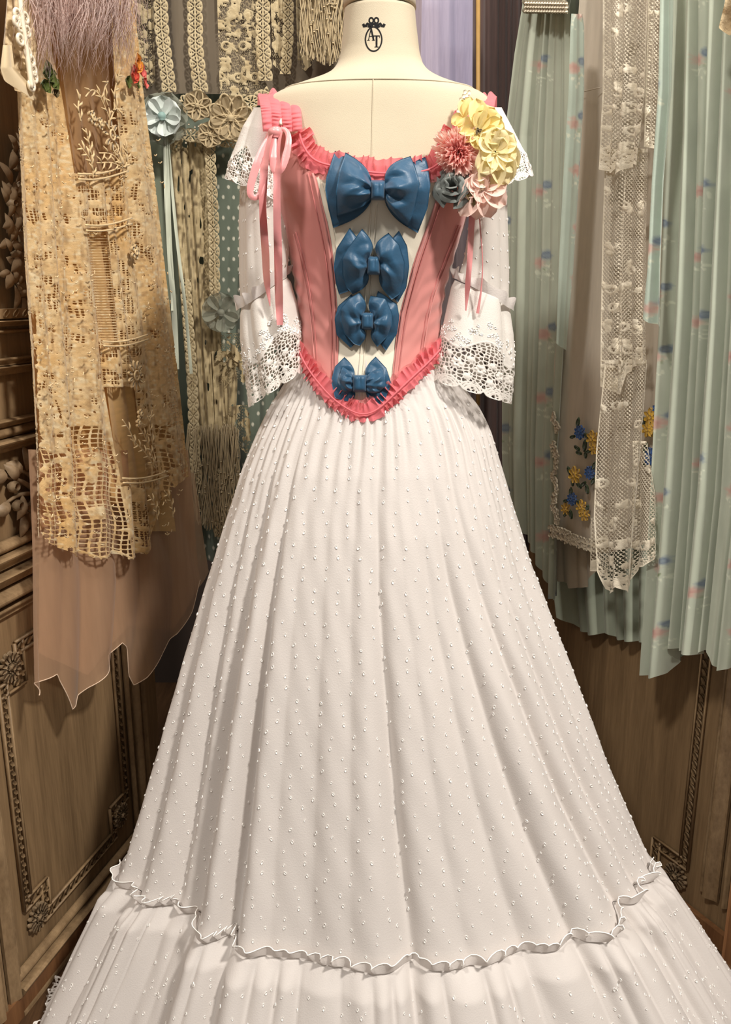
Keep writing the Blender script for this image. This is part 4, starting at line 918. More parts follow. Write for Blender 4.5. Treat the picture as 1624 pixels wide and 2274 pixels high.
# ============================================================ LEFT: tan lace tea gown
pL = WL
tg = thing('lace_tea_gown', 'tan filet lace tea gown over peach silk with a sheer beige hem', 'gown', WL[0] + dL * .1 + UP * .62)
M_peach = cloth('peach_silk', (236, 192, 128), .6, .3, .1, noise=(6, .10), bump=(300, .1), stretch=(8, 8, .5))
M_sheer = cloth('sheer_beige', (224, 184, 148), .8, .25, .4, .62, noise=(12, .07), bump=(700, .15), stretch=(5, 5, .6))
M_lacet = cloth('tan_filet_lace', (212, 182, 130), .85, .2, .15, malpha=True, colattr=True, noise=(90, .12), bump=(600, .4))
M_thread = cloth('ecru_thread', (222, 196, 150), .8, .2, noise=(80, .1), bump=None)
M_sheer2 = cloth('sheer_tan', (176, 140, 98), .8, .25, .3, .80, noise=(20, .08), bump=(700, .2))
TGR = [(-160, 12, 300), (0, 30, 305), (200, 42, 325), (400, 52, 352), (600, 62, 376), (800, 78, 402), (1000, 90, 425), (1240, 96, 452)]
hem_t = [(0, 1545), (.03, 1535), (.10, 1520), (.17, 1500), (.22, 1545), (.255, 1578), (.29, 1570), (.36, 1530), (.46, 1490), (.55, 1430), (.575, 1440), (.60, 1500), (.625, 1524), (.68, 1505), (.78, 1450), (.88, 1410), (.95, 1360), (1, 1290)]
tgf = fold_fn(21, 9, .03, .45, .5, .06)
HR = TGR[:-1] + [(1200, 95, 455), (1290, 95, 470), (1400, 95, 462), (1580, 95, 440)]
sh_o = drape('sheer_hem', HR, hem_t, pL, M_sheer, tg, 150, 90, fold_fn(22, 7, .045, .5, .8, .1), .088, y0=1000)
Vh = np.empty(150 * 90 * 3, np.float32); sh_o.data.vertices.foreach_get('co', Vh); q = B(); q.tube(Vh.reshape(90, 150, 3)[-1] + ORG[tg], .0011, 5); q.build('rolled_edge', cloth('pale_rolled_edge', (222, 196, 170), .8, .2, bump=None), sh_o)
drape('sheer_underlayer', HR, [(0, 1450), (.3, 1500), (.55, 1390), (.8, 1400), (1, 1270)], pL, M_sheer, tg, 80, 50, fold_fn(24, 6, .015, .5), .055, y0=1050)
drape('silk_lining', [(a, b + 3, c - 3) for a, b, c in TGR], [(0, 1180), (1, 1060)], pL, M_peach, tg, 120, 140, lambda u, v: tgf(u, v) * .8, .074)
# centre insertion edges (px): between these x the gown is sheer with embroidery
cl = lambda y: np.interp(y, [0, 200, 400, 600, 800, 1000, 1240], [120, 150, 175, 205, 235, 262, 300]); cr_ = lambda y: np.interp(y, [0, 200, 400, 600, 800, 1000, 1240], [255, 270, 285, 300, 335, 365, 395])
def tan_m(px, py, u, v):
    # cloth coordinates follow the hang of the gown
    x = px - .075 * py; n1 = vnoise(x, py, 30, 1); n2 = vnoise(x, py, 11, 2); n3 = vnoise(x * 1.6, py * .3, 8, 5); n4 = vnoise(x, py, 5, 14)
    net = sqnet(x + 2 * np.sin(py / 17), py + 2 * np.sin(x / 13), 6.2, 1.0)
    ground = np.where(n1 * .35 + n2 * .4 + n4 * .25 > .40, .6 + n4, net); ground = np.maximum(ground, (n3 - .6) * 6)
    low = sstep(860, 1060, py); open_ = np.maximum(sqnet(x + 3 * np.sin(py / 19), py + 3 * np.sin(x / 11), 10.5, 1.25), (.5 * n2 + .5 * n1 - .56) * 9)
    ground = np.where(low * .85 > n1 * .6 + n2 * .25, open_, ground)
    gap = np.exp(-((px - np.interp(py, [200, 700, 1200], [72, 96, 118])) / 6.) ** 2); ground = ground - 2.2 * gap * (n2 > .42) * (py > 700)
    cen = (px > cl(py)) & (px < cr_(py))
    band = ((py > 385 + (px - 180) * -.1) & (py < 505)) | ((py > 758) & (py < 860)) | ((py > 1065) & (py < 1240))
    bnet = np.maximum(sqnet(x, py, 5.0, .75), flw(np.mod(x, 60) - 30, np.mod(py, 60) - 30, 0, 0, 24, 6, .4, 5)); bnet = np.maximum(bnet, (n2 - .6) * 8)
    for k in range(6): bnet = np.maximum(bnet, ring(x, py, 185 + 38 * k, 1205, 13, 2.2)); bnet = np.maximum(bnet, ring(x, py, 185 + 38 * k, 1205, 6, 1.6))
    ins = np.where(band, bnet, -9)
    mid = (~band) & (py > 500) & (py < 760); ins = np.where(mid, np.where(px > cl(py) + 50, np.maximum(sqnet(x, py, 5.2, 1.0), (n2 - .5) * 8), np.where(px > cl(py) + 8, np.maximum(.9 - np.abs(np.mod(py, 6) - 3), -.3), .5)), ins)
    ins = np.where((~band) & (py > 860) & (px > cr_(py) - 26), ground, ins)
    edge = np.minimum(np.abs(px - cl(py)), np.abs(px - cr_(py)))
    m = np.where(cen, ins, ground); m = np.maximum(m, 2.0 - edge)
    hy = 1238 + 7 * np.sin(px / 9.0); m = np.maximum(m, np.where(py > 1000, 2.2 - np.abs(py - hy + 6), -9)); m = np.where(py > hy, -9, m)
    return np.clip(m, -3, 3)
def tan_c(px, py, u, v):
    x = px - .075 * py; c = flatc(px, (222, 190, 138)); c = mixc(c, (vnoise(x, py, 16, 7) - .35) * 1.3, (238, 214, 168)); c = mixc(c, (vnoise(x, py * .6, 60, 8) - .45) * 1.6, (222, 178, 112)); c = mixc(c, (vnoise(x, py, 5, 9) - .6) * 3, (236, 218, 178)); c = mixc(c, (vnoise(x, py * .7, 4.5, 19) - .66) * 2.2, (166, 128, 84))
    return mixc(c, (vnoise(x * 1.5, py * .18, 6, 29) - .70) * 2.2, (150, 114, 74))
drape('filet_lace', TGR, [(0, 1190), (.3, 1244), (.62, 1242), (.66, 1238), (.75, 1190), (.80, 1120), (.9, 1075), (1, 1060)], pL, M_lacet, tg, 220, 700, tgf, .106, tan_m, tan_c, rel=.0008)
M_gauze = cloth('gold_gauze', (226, 188, 126), .8, .25, .2, .9, noise=(30, .1), bump=(500, .3), stretch=(1, 1, 4))
drape('sheer_insertion', [(y, cl(y) - 4, cr_(y) + 4) for y in (-160, 0, 200, 400)], None, pL, M_sheer2, tg, 60, 60, fold_fn(25, 4, .012, .4), .086)
drape('gauze_insertion', [(y, cl(y) - 4, cr_(y) + 4) for y in (396, 600, 800, 1000, 1180)], None, pL, M_gauze, tg, 60, 90, fold_fn(26, 3, .012, .4), .084)
# corded embroidery on the insertion
def on_tg(pts, off=.110): a = np.array(pts, float); return hit(a[:, 0], a[:, 1], pL, off)
def sprig(parent, stem, leaves, r=.0015, name='embroidered_sprig'):
    q = B(); s_ = smooth_path(on_tg(stem), 24); q.tube(s_, r, 5)
    for k in range(leaves):
        i = 2 + int(k * 20 / leaves); d = s_[min(i + 2, 23)] - s_[i]; d /= np.linalg.norm(d) + 1e-9; e = np.cross(nL, d) * (1 if k % 2 else -1); dd = d * .75 + e * .65
        q.tube([s_[i], s_[i] + dd * .010 + nL * .002, s_[i] + dd * .019], [r, r * 1.4, r * .5], 5)
    q.build(name, M_thread, parent)
def corded_flower(parent, x, y, R, n, name='embroidered_flower', inner=True):
    c = on_tg([(x, y)])[0]; q = B()
    for k in range(n):
        a = k * 2 * pi / n; d = dL * math.cos(a) + UP * math.sin(a); q.ell(c + d * R * .68, [d * R * .36, np.cross(nL, d) * R * (.9 / n * 2.2 if n < 7 else .13), nL * .004], 8, 5)
    if inner:
        a = np.linspace(0, 2 * pi, 20); q.tube(c + R * .3 * (np.cos(a)[:, None] * dL + np.sin(a)[:, None] * UP) + nL * .003, .0022, 5); q.ell(c, [dL * R * .16, UP * R * .16, nL * .005], 7, 5)
    q.build(name, M_thread, parent)
corded_flower(tg, 247, 300, .030, 8); corded_flower(tg, 301, 834, .032, 11); corded_flower(tg, 205, 262, .014, 5); corded_flower(tg, 222, 275, .012, 5); corded_flower(tg, 300, 560, .016, 5); corded_flower(tg, 312, 920, .012, 5); corded_flower(tg, 308, 940, .010, 5)
for st, n in (([(245, 268), (232, 235), (215, 200)], 4), ([(245, 268), (255, 240), (275, 245)], 3), ([(275, 372), (262, 350), (255, 320)], 6), ([(272, 372), (250, 360), (215, 362)], 7), ([(275, 372), (250, 340), (220, 340)], 6), ([(278, 372), (285, 345), (275, 320)], 5),
              ([(207, 395), (205, 360), (175, 320)], 8), ([(205, 360), (200, 330), (190, 285)], 6), ([(345, 1040), (320, 1000), (290, 975)], 9), ([(345, 1035), (325, 975), (310, 950)], 8), ([(340, 990), (330, 950), (338, 910)], 5), ([(300, 990), (290, 960), (272, 932)], 4),
              ([(225, 215), (205, 195), (190, 215)], 3), ([(240, 180), (228, 205), (240, 235)], 4), ([(262, 250), (250, 215), (268, 150)], 5), ([(350, 1155), (345, 1120), (330, 1100)], 6), ([(385, 1150), (380, 1110), (365, 1090)], 6), ([(180, 270), (172, 240), (178, 210)], 4)):
    sprig(tg, st, n)
for y in (386, 398, 500, 512, 758, 768, 1062, 1072):
    q = B(); xs = np.linspace(cl(y), cr_(y), 20); q.tube(hit(xs, y - (xs - xs[0]) * .14 + 6 * np.sin((xs - xs[0]) / 30), pL, .108), .0019, 5); q.build('insertion_cord', M_thread, tg)
# torn thread clusters on the lace
q = B(); r = np.random.default_rng(31)
for k in range(240):
    y = r.uniform(230, 1200); x = r.uniform(60 + (y - 200) * .05, 390 + (y - 800) * .06 if y > 300 else 320)
    if cl(y) + 5 < x < cr_(y) - 40 and r.random() < .8: continue
    L = r.uniform(4, 10); a = r.uniform(-.5, .5) + (0 if r.random() < .6 else 1.5); t = np.linspace(-.5, .5, 5)
    q.tube(hit(x + t * L * math.cos(a), y + t * L * math.sin(a) + 1.5 * np.cos(t * 6), pL, .110 + .003 * r.random()), .0011, 4)
q.build('loose_threads', M_thread, tg, kind='stuff')
# silk posies on the gown
M_red = cloth('coral_red_silk', (206, 74, 50), .6, .3, .1, noise=(60, .2)); M_orange = cloth('orange_silk', (226, 150, 52), .6, .3, .1, noise=(60, .2)); M_rosep = cloth('rose_pink_silk', (226, 112, 104), .6, .3, .1, noise=(60, .2)); M_moss = cloth('moss_green_silk', (86, 98, 34), .7, .3, .1, noise=(60, .25))
def posy(name, label, blobs):
    t = thing_part(name, tg, on_tg([(blobs[0][0], blobs[0][1])], .118)[0]); t['label'] = label
    for (x, y, R, mt, n, nm) in blobs:
        q = B(); c = on_tg([(x, y)], .116)[0]; w = np.cross(UP, nL)
        for k in range(n):
            a = k * 2.4; rr_ = R * (.25 + .75 * k / n); d = w * math.cos(a) + UP * math.sin(a)
            q.leaf(c + d * rr_ * .2 + nL * .004 * (n - k) / n, d + nL * .5, nL, rr_, R * .95, .2, .4, 5, 5, .7)
        q.build(nm, mt, t)
posy('silk_posy', 'orange, red and pink silk posy', [(300, 142, .022, M_orange, 8, 'flower'), (292, 166, .021, M_red, 8, 'flower'), (310, 160, .018, M_rosep, 7, 'flower'), (318, 182, .016, M_rosep, 3, 'flower'), (278, 182, .018, M_moss, 4, 'leaf'), (302, 186, .012, M_moss, 3, 'leaf')])
posy('silk_posy', 'moss green silk posy', [(98, 164, .022, M_moss, 7, 'leaf'), (108, 180, .022, M_moss, 7, 'leaf'), (92, 190, .018, M_moss, 6, 'leaf'), (118, 206, .014, M_olive, 5, 'leaf')])

# cream lace collar with pearl loops hanging at the far left
lc = thing('lace_collar', 'cream lace collar with pearl loops and a turned silk edge', 'collar', hit(40., 215., pL, .1))
M_creaml = cloth('cream_lace', (228, 208, 172), .8, .25, .1, colattr=True, noise=(60, .1), bump=(300, .5)); M_creams = cloth('cream_silk', (224, 204, 166), .6, .3, .1, noise=(20, .06), bump=(300, .1)); M_pearl = cloth('pearl', (240, 228, 204), .25, 0, bump=None, spec=.7)
def col_c(px, py, u, v):
    c = flatc(px, (226, 204, 164)); return mixc(c, (vnoise(px, py, 7, 3) - .45) * 2.2, (150, 122, 84))
drape('collar_lace', [(-160, 25, 70), (0, 22, 76), (100, 14, 90), (160, 8, 88), (215, 30, 80)], [(0, 165), (.3, 190), (.8, 212), (1, 205)], pL, M_creaml, lc, 40, 120, fold_fn(33, 3, .02, .5), .15, None, col_c)
drape('silk_edge', [(90, 12, 30), (150, 7, 40), (190, 22, 78), (220, 50, 84)], [(0, 176), (.4, 205), (1, 222)], pL, M_creams, lc, 30, 40, fold_fn(34, 2, .012, .5), .162, y0=100)
for k, (x, y) in enumerate([(38, 32), (37, 48), (44, 58), (45, 88), (62, 118), (70, 136), (74, 156), (76, 172), (70, 190), (56, 40), (60, 70)]):
    q = B(); a = np.linspace(0, 2 * pi, 16); c = hit(float(x), float(y), pL, .158); q.tube(c + .007 * (np.cos(a)[:, None] * dL + np.sin(a)[:, None] * UP), .0028, 6, cap=False); q.ell(c, [dL * .003, UP * .003, nL * .003], 6, 5); q.build('pearl_loop', M_pearl, lc)
q = B(); q.tube(smooth_path(hit(np.array([40., 48, 58, 66, 70]), np.array([-60., 40, 100, 160, 196]), pL, .160), 30), .004, 6); q.build('pearl_cord', M_pearl, lc)

# mauve feather boa
fb = thing('feather_boa', 'mauve wispy feather boa draped over the tan lace gown', 'boa', hit(180., 100., pL, .12))
M_feath = cloth('mauve_feather', (236, 216, 208), .8, .5, .5, noise=(30, .12), bump=None); M_mauve = cloth('mauve_silk_core', (150, 96, 84), .7, .3, .1, noise=(20, .1))
q = B(); r = np.random.default_rng(41)
for k in range(900):
    if k < 360: x0, y0_, dx = r.uniform(60, 130), r.uniform(-120, 0), r.uniform(0, 50)
    else: x0, y0_, dx = r.uniform(165, 300), r.uniform(-120, 30), r.uniform(-35, 25)
    L = r.uniform(70, 170) if k > 360 else r.uniform(90, 210); sg = r.uniform(-1, 1); t = np.linspace(0, 1, 7); sw = r.uniform(10, 45) * (1 if r.random() < .7 else -1)
    q.tube(hit(x0 + dx * t + 18 * sg * t * t + sw * np.sin(t * 2.6 + sg) * t * .7 + 4 * np.sin(t * 7 + k), y0_ + L * t, pL, .122 + .04 * r.random() + .012 * np.sin(t * 4 + k)), .0007 * (1.15 - t), 3, cap=False)
q.build('feather_strands', M_feath, fb, kind='stuff')
drape('boa_core', [(-160, 128, 190), (40, 132, 186)], [(0, 40), (.5, 75), (1, 45)], pL, M_mauve, fb, 30, 30, fold_fn(42, 3, .02, .5), .12)

# ============================================================ CENTRE LEFT: sage dotted gown with lace panels
YG = 2.27; pG = (np.array([0, YG, 0.]), np.array([0, -1., 0]))
sg = thing('dotted_lace_gown', 'sage dotted tulle gown with ecru lace panels, hanging behind the white sleeve', 'gown', (-.36, YG, .45))
M_sage = cloth('sage_dotted_tulle', (96, 104, 88), .8, .3, .1, colattr=True, noise=(16, .08), bump=(600, .15)); M_smoke = cloth('smoke_tulle', (120, 108, 90), .8, .3, .15, .86, noise=(14, .10), bump=(600, .15), stretch=(4, 4, .5))
M_ecru = cloth('ecru_lace', (208, 190, 152), .85, .2, .1, malpha=True, colattr=True, noise=(70, .1), bump=(500, .4)); M_ecrut = cloth('ecru_cord', (186, 168, 132), .8, .2, noise=(60, .1), bump=None)
def sage_c(px, py, u, v):
    c = flatc(px, (102, 112, 98)); c = mixc(c, (px < 395) * .9 + 0 * py, (128, 136, 116))
    gx = px / 22 + 0; gy = py / 23; ro_ = np.round(gy); ox = (ro_ % 2) * .5
    d = np.hypot((gx - ox - np.round(gx - ox)) * 22 * 1.25, (gy - ro_) * 23 * .8); return mixc(c, (4.0 - d) * .9 * ((px > 440) & (py > 300)), (206, 204, 186))
drape('dotted_skirt', [(180, 300, 780), (300, 318, 660), (700, 330, 620), (1250, 340, 620)], None, pG, M_sage, sg, 220, 520, fold_fn(51, 8, .03, .4), .0, None, sage_c)
drape('tulle_bodice', [(-160, 270, 790), (240, 290, 790)], [(0, 215), (.3, 205), (.6, 215), (1, 200)], pG, M_smoke, sg, 160, 70, fold_fn(52, 9, .02, .3), .03)
def frame_c(px, py, u, v): c = flatc(px, (196, 180, 144)); return mixc(c, (vnoise(px, py, 11, 4) - .5) * 1.5, (164, 144, 106))
def scallop_m(w):
    """edging lace: solid scallops with eyelets and cut leaf holes, repeating every 26 units; U across, V along"""
    def f(px, py, u, v):
        U = (u - .5) * w; V = py; p = 26.; k = V / p - np.floor(V / p); y = (k - .5) * p; aU = np.abs(U)
        m = (w * .38 + w * .11 * np.abs(np.cos(pi * y / p)) ** .6) - aU
        def cut(cx, cy, L, wd, an):
            c, s_ = math.cos(an), math.sin(an); dx, dy = aU - cx, np.abs(y) - cy
            return (1 - np.hypot((dx * c + dy * s_) / L, (-dx * s_ + dy * c) / wd)) * wd
        q = w / 34.
        h = np.maximum.reduce([cut(3.6 * q, 4.6, 4.6, 1.5 * q, 1.0), cut(8.2 * q, 8.2, 3.6, 1.3 * q, .75), cut(3.0 * q, 12.2, 3.0, 1.2 * q, 1.57), cut(12.0 * q, 0, 1.5 * q, 1.5 * q, 0), cut(7.4 * q, 1.2, 2.2 * q, .9, .2), cut(13.5 * q, 12.6, 2.2, 1.2, 1.57)])
        return np.clip(np.minimum(m, -h), -3, 3)
    return f
def floral_m(px, py, u, v):
    x = px; m = np.where(hexnet(x, py, 4.2, .35) > 0, .08, -.2); n = .6 * vnoise(x, py * .6, 11, 6) + .4 * vnoise(x, py, 5, 16); m = np.maximum(m, (n - .56) * 10)
    m = np.maximum(m, ring(np.mod(x + 12 * np.floor(py / 70), 38), np.mod(py, 70), 19, 30, 9, 2.2)); m = np.maximum(m, flw(np.mod(x, 38), np.mod(py, 70), 19, 30, 7, 6)); return np.clip(m, -3, 3)
def strip(name, pts, w, y0, y1, mfn, off=.045, nu=26, parent=None):
    a = np.array(pts, float); rows = [(y, np.interp(y, a[:, 1], a[:, 0]) - w / 2, np.interp(y, a[:, 1], a[:, 0]) + w / 2) for y in np.linspace(y0, y1, 30)]
    return drape(name, rows, None, pG, M_ecru, parent or sg, nu, int((y1 - y0) / 1.6), lambda u, v: .004 * np.sin(v * 9) + 0 * u, off, mfn, frame_c, rel=.001)
for pts, w, y1 in (([(350, -160), (358, 60), (376, 195)], 34, 205), ([(428, -160), (434, 100), (446, 200)], 36, 205), ([(582, -160), (584, 90), (590, 175)], 34, 180), ([(640, -160), (640, 90), (634, 160)], 26, 165)):
    strip('scallop_lace_strip', pts, w, -160, y1, scallop_m(w))
strip('scallop_lace_strip', [(466, 310), (474, 500), (478, 660)], 26, 312, 665, scallop_m(26), .05); strip('scallop_lace_strip', [(408, 560), (424, 800), (436, 1060)], 26, 620, 1075, scallop_m(26), .05); strip('scallop_lace_strip', [(478, 900), (486, 1050), (488, 1180)], 24, 1040, 1192, scallop_m(24), .05)
for x0, x1, y0, y1 in ((478, 572, -160, 215), (596, 632, -160, 150), (652, 690, -160, 150), (300, 338, -160, 190)):
    drape('floral_lace_panel', [(y0, x0, x1), (y1, x0 + 10, x1 + 6)], [(0, y1 - 8), (.5, y1 + 6), (1, y1 - 12)], pG, M_ecru, sg, int((x1 - x0) / 1.5), int((y1 - y0) / 1.6), fold_fn(int(x0), 3, .015, .4), .04, floral_m, frame_c, rel=.001)
# horizontal bands of edging lace under the bodice
def hband(pts, w):
    a = smooth_path(np.array(pts, float), 200, 2); T = np.gradient(a, axis=0); T /= np.linalg.norm(T, axis=1, keepdims=True); N = np.stack([-T[:, 1], T[:, 0]], -1); k = np.linspace(-.5, .5, 24)
    G = a[None] + N[None] * (k * w)[:, None, None]; s_ = np.concatenate([[0], np.cumsum(np.linalg.norm(np.diff(a, axis=0), axis=1))])
    m = scallop_m(w)(G[..., 0], s_[None] + 0 * k[:, None], (k + .5)[:, None] + 0 * s_[None], None); X = P(G[..., 0], G[..., 1], YG - .055 + 0 * m - .001 * np.clip(m, -.5, 1.5))
    sheet('lace_band', X, M_ecru, sg, m, frame_c(G[..., 0], G[..., 1], None, None))
hband([(398, 222), (440, 240), (480, 252), (515, 250), (560, 225), (600, 205)], 32); hband([(385, 296), (440, 302), (500, 312), (540, 318), (585, 300)], 32)
# pleated lace fronts below
def pleat_m(px, py, u, v):
    n = vnoise(px, py * .3, 6, 2); m = np.maximum((n - .22) * 9, (vnoise(px, py * .5, 12, 3) - .4) * 10); return np.clip(m, -.3, 3)
def pleat_c(px, py, u, v): c = flatc(px, (176, 158, 120)); c = mixc(c, (vnoise(px, py * .45, 5, 11) - .4) * 2, (204, 186, 146)); return mixc(c, (vnoise(px, py * .3, 4, 12) - .55) * 3, (116, 100, 72))
drape('pleated_lace_front', [(310, 372, 466), (600, 395, 480), (1010, 425, 505)], [(0, 960), (.5, 1010), (1, 1020)], pG, M_ecru, sg, 90, 360, fold_fn(53, 9, .018, .5), .035, pleat_m, pleat_c)
drape('pleated_lace_front', [(780, 470, 530), (1010, 480, 520)], [(0, 990), (1, 1030)], pG, M_ecru, sg, 40, 130, fold_fn(54, 4, .018, .5), .033, pleat_m, pleat_c)
# lace frill patches at the side
for k, (x0, x1, y0, y1) in enumerate(((482, 545, 740, 800), (490, 560, 800, 846), (500, 560, 900, 1000))):
    drape('lace_frill', [(y0, x0 + 8, x1 - 8), (y1, x0, x1)], [(0, y1), (.25, y1 + 8), (.5, y1 - 4), (.75, y1 + 7), (1, y1)], pG, M_ecru, sg, 44, 44, fold_fn(60 + k, 5, .016, .4), .05, floral_m, pleat_c)
# organza flower and beads
def gflower(name, x, y, R, n, mat, cmat, cr=.2, label=None, dy=.0, cord=False):
    t = thing_part(name, sg, P(float(x), float(y), YG - .06)); c = P(float(x), float(y), YG - .065 - dy)
    if label: t['label'] = label
    for k in range(n):
        a = k * 2 * pi / n + .3; d = np.array([math.cos(a), -.15, math.sin(a)]); q = B(); q.leaf(c, d, (0, -1, 0), R, R * 2.3 * math.sin(pi / n) * (1.35 if cord else 1.0), .12, .3, 9, 11, 1.2, spoon=not cord); 
        q.build('petal', mat, t)
        if cord:
            q = B(); e = np.cross(d / np.linalg.norm(d), np.array([0, -1., 0])); tt = np.linspace(0, 2 * pi, 24); q.tube(c + (.5 - .5 * np.cos(tt))[:, None] * d * R + (np.sin(tt) * R * .27)[:, None] * e + np.array([0, -.004, 0]), .0024, 5); q.build('petal_cord', M_ecrut, t)
    q = B(); q.ell(c + np.array([0, -.012, 0]), np.eye(3) * R * cr, 10, 7); q.build('flower_centre', cmat, t)
M_organ = cloth('organza', (190, 172, 138), .5, .3, .3, .7, noise=(40, .1), bump=(300, .1)); M_ice = cloth('ice_blue_satin', (210, 218, 212), .35, .3, .1, noise=(30, .08), bump=(120, .2), spec=.5); M_teal = cloth('pale_teal_knot', (136, 166, 160), .5, .3, bump=None); M_netg = cloth('grey_green_net', (150, 152, 136), .8, .2, .2, .7, noise=(40, .2), bump=(300, .3))
gflower('organza_flower', 514, 264, .054, 8, M_organ, M_ecrut, .16, 'organza flower with corded petals', cord=True); gflower('organza_flower', 440, 236, .034, 6, M_organ, M_ecrut, .16, cord=True); gflower('organza_flower', 468, 300, .030, 6, M_organ, M_ecrut, .16, cord=True)
gflower('net_rosette', 365, 266, .062, 7, M_netg, M_netg, .2); gflower('satin_flower', 362, 260, .046, 5, M_ice, M_teal, .22, 'ice blue satin flower', .028); gflower('net_rosette', 492, 694, .050, 5, M_netg, M_netg, .2)
q = B(); r = np.random.default_rng(70)
for k in range(70): q.ell(P(float(r.uniform(395, 610)), float(r.uniform(215, 320)), YG - .064), np.eye(3) * .0026, 6, 4)
q.build('beads', M_pearl, sg, kind='stuff')
M_mintr = cloth('pale_mint_ribbon', (206, 212, 192), .4, .2, .1, noise=(20, .06), bump=(200, .06), spec=.5)
for pts, w in (([(368, 292), (372, 400), (376, 560), (388, 700), (392, 820)], 12), ([(372, 292), (382, 420), (396, 560), (412, 680), (425, 830)], 7), ([(366, 292), (366, 360), (372, 520), (384, 640), (384, 690)], 8)):
    q = B(); band(q, pts, [w * .6, w, w, w], [YG - .075, YG - .07], 60, 1.2, 2); q.build('ribbon_streamer', M_mintr, sg)
# string fringe
def fringe(name, parent, x0, x1, y0, y1f, n, Y, mat, seed, amp=5, rad=.0013):
    r = np.random.default_rng(seed); q = B()
    for k in range(n):
        x = r.uniform(x0, x1); ya = y0 + r.uniform(-15, 15); yb = y1f(x) - abs(r.normal(0, 22)); t = np.linspace(0, 1, 14)
        q.tube(P(x + (x - (x0 + x1) / 2) * .05 * t + amp * np.sin(t * r.uniform(6, 14) + r.uniform(0, 6)) * (.4 + .6 * t), ya + (yb - ya) * t, Y - .03 * r.random()), rad * r.uniform(.7, 1.3), 4, cap=False)
        if r.random() < .3: q.ell(P(x, ya + (yb - ya) * r.uniform(.3, .9), Y - .03), np.eye(3) * .0035, 5, 4)
    return q.build(name, mat, parent, kind='stuff')
fringe('string_fringe', sg, 415, 530, 955, lambda x: 1195 - abs(x - 485) * .7, 170, YG - .03, M_ecrut, 71)
# netted string shawl beside the neck
ns_ = thing('string_shawl', 'ecru netted string shawl hanging behind the dress form neck', 'shawl', P(720., 130., 2.16))
fringe('string_net', ns_, 672, 782, -170, lambda x: 150 - abs(x - 720) * .5, 190, 2.18, M_ecrut, 72, 7, .0012)
# ============================================================ RIGHT: mint floral dresses, linen chemise, lace jabot
pR = WR
def mint_c(seed, base=(190, 197, 179), per=(86, 150), dens=.75, dark=0.0):
    rr_ = np.random.default_rng(seed); ox, oy = rr_.uniform(0, 100, 2)
    def f(px, py, u, v):
        c = flatc(px, base); c = mixc(c, (vnoise(px, py * .12, 9, seed) - .5) * .7, (168, 176, 158))
        gx = (px + ox) / per[0]; gy = (py + oy + 75 * (np.floor(gx) % 2)) / per[1]; ci, cj = np.floor(gx), np.floor(gy); x = (gx - ci - .5) * per[0] - 10 * (hsh(ci, cj, seed) - .5); y = (gy - cj - .5) * per[1] - 24 * (hsh(ci, cj, seed + 3) - .5); on = hsh(ci, cj, seed + 5) < dens
        n = vnoise(px, py, 4.5, seed + 1); nz = (n - .5) * 9
        pink = 15 - np.hypot(x + 8, (y - 4) * .9) + nz; blue = 12 - np.hypot(x - 8, (y + 12) * .9) + nz * .8; blue2 = 3 - np.abs(np.hypot(x - 8, y + 12) - 6); gr = 9 - np.hypot(x - 2, y - 18) + nz * 1.4; wh = (n - .62) * 30 - np.maximum(0, np.hypot(x, y - 26) - 18)
        c = mixc(c, wh * .25 * on, (220, 226, 206)); c = mixc(c, pink * .13 * on, (208, 180, 166)); c = mixc(c, (pink - 7) * .10 * on, (198, 154, 144)); c = mixc(c, blue * .13 * on, (144, 158, 168)); c = mixc(c, blue2 * .22 * on * (blue > 2), (108, 122, 142)); c = mixc(c, (gr - 6) * .16 * on, (140, 156, 122))
        return c
    return f
M_mint = cloth('mint_floral_crepe', (176, 196, 178), .75, .3, .12, colattr=True, noise=(20, .05), bump=(600, .12), stretch=(3, 3, 1)); M_mintp = cloth('plain_mint_crepe', (160, 168, 150), .8, .3, .1, noise=(20, .08), bump=(600, .12)); M_aqua = cloth('aqua_crepe_sash', (172, 204, 190), .7, .3, .12, colattr=True, noise=(30, .05), bump=(300, .15)); M_mintl = cloth('dark_mint_lining', (128, 140, 124), .8, .3, .1, noise=(20, .08))
def hang(name, label, cat, base): return thing(name, label, cat, base)
# back dress with dull hem
m3 = hang('mint_underdress', 'plain dull mint dress whose hem shows below the lace jabot', 'dress', hit(1370., 1425., pR, .03))
drape('skirt_cloth', [(-160, 1190, 1500), (1300, 1225, 1470), (1430, 1240, 1465)], [(0, 1372), (.12, 1400), (.3, 1412), (.45, 1408), (.55, 1424), (.8, 1428), (1, 1430)], pR, M_mintp, m3, 150, 120, fold_fn(80, 9, .035, .4), .04)
# left mint dress
m1 = hang('mint_floral_dress', 'mint floral dress with gathered skirt under a pearl braid yoke band', 'dress', hit(1230., 1340., pR, .1))
drape('skirt_cloth', [(-160, 1168, 1290), (10, 1158, 1262), (120, 1140, 1264), (300, 1118, 1266), (600, 1112, 1258), (1000, 1110, 1232), (1340, 1120, 1222)], [(0, 1120), (.5, 1240), (.8, 1330), (1, 1335)], pR, M_mint, m1, 190, 480, fold_fn(81, 9, .045, .42, .45), .13, None, mint_c(1))
drape('yoke_band', [(-160, 1160, 1258), (30, 1164, 1262)], None, pR, cloth('grey_pearl_braid', (150, 142, 120), .7, .2, noise=(150, .3), bump=(300, .8)), m1, 60, 40, lambda u, v: .004 * np.sin(u * 90) + .004 * np.sin(v * 60), .15)
q = B()
for row in range(3):
    for k in range(16): q.ell(hit(1168. + k * 6, 6. + row * 9 + k * .1, pR, .158), np.eye(3) * .0042, 6, 4)
q.build('braid_pearls', M_pearl, m1, kind='stuff')
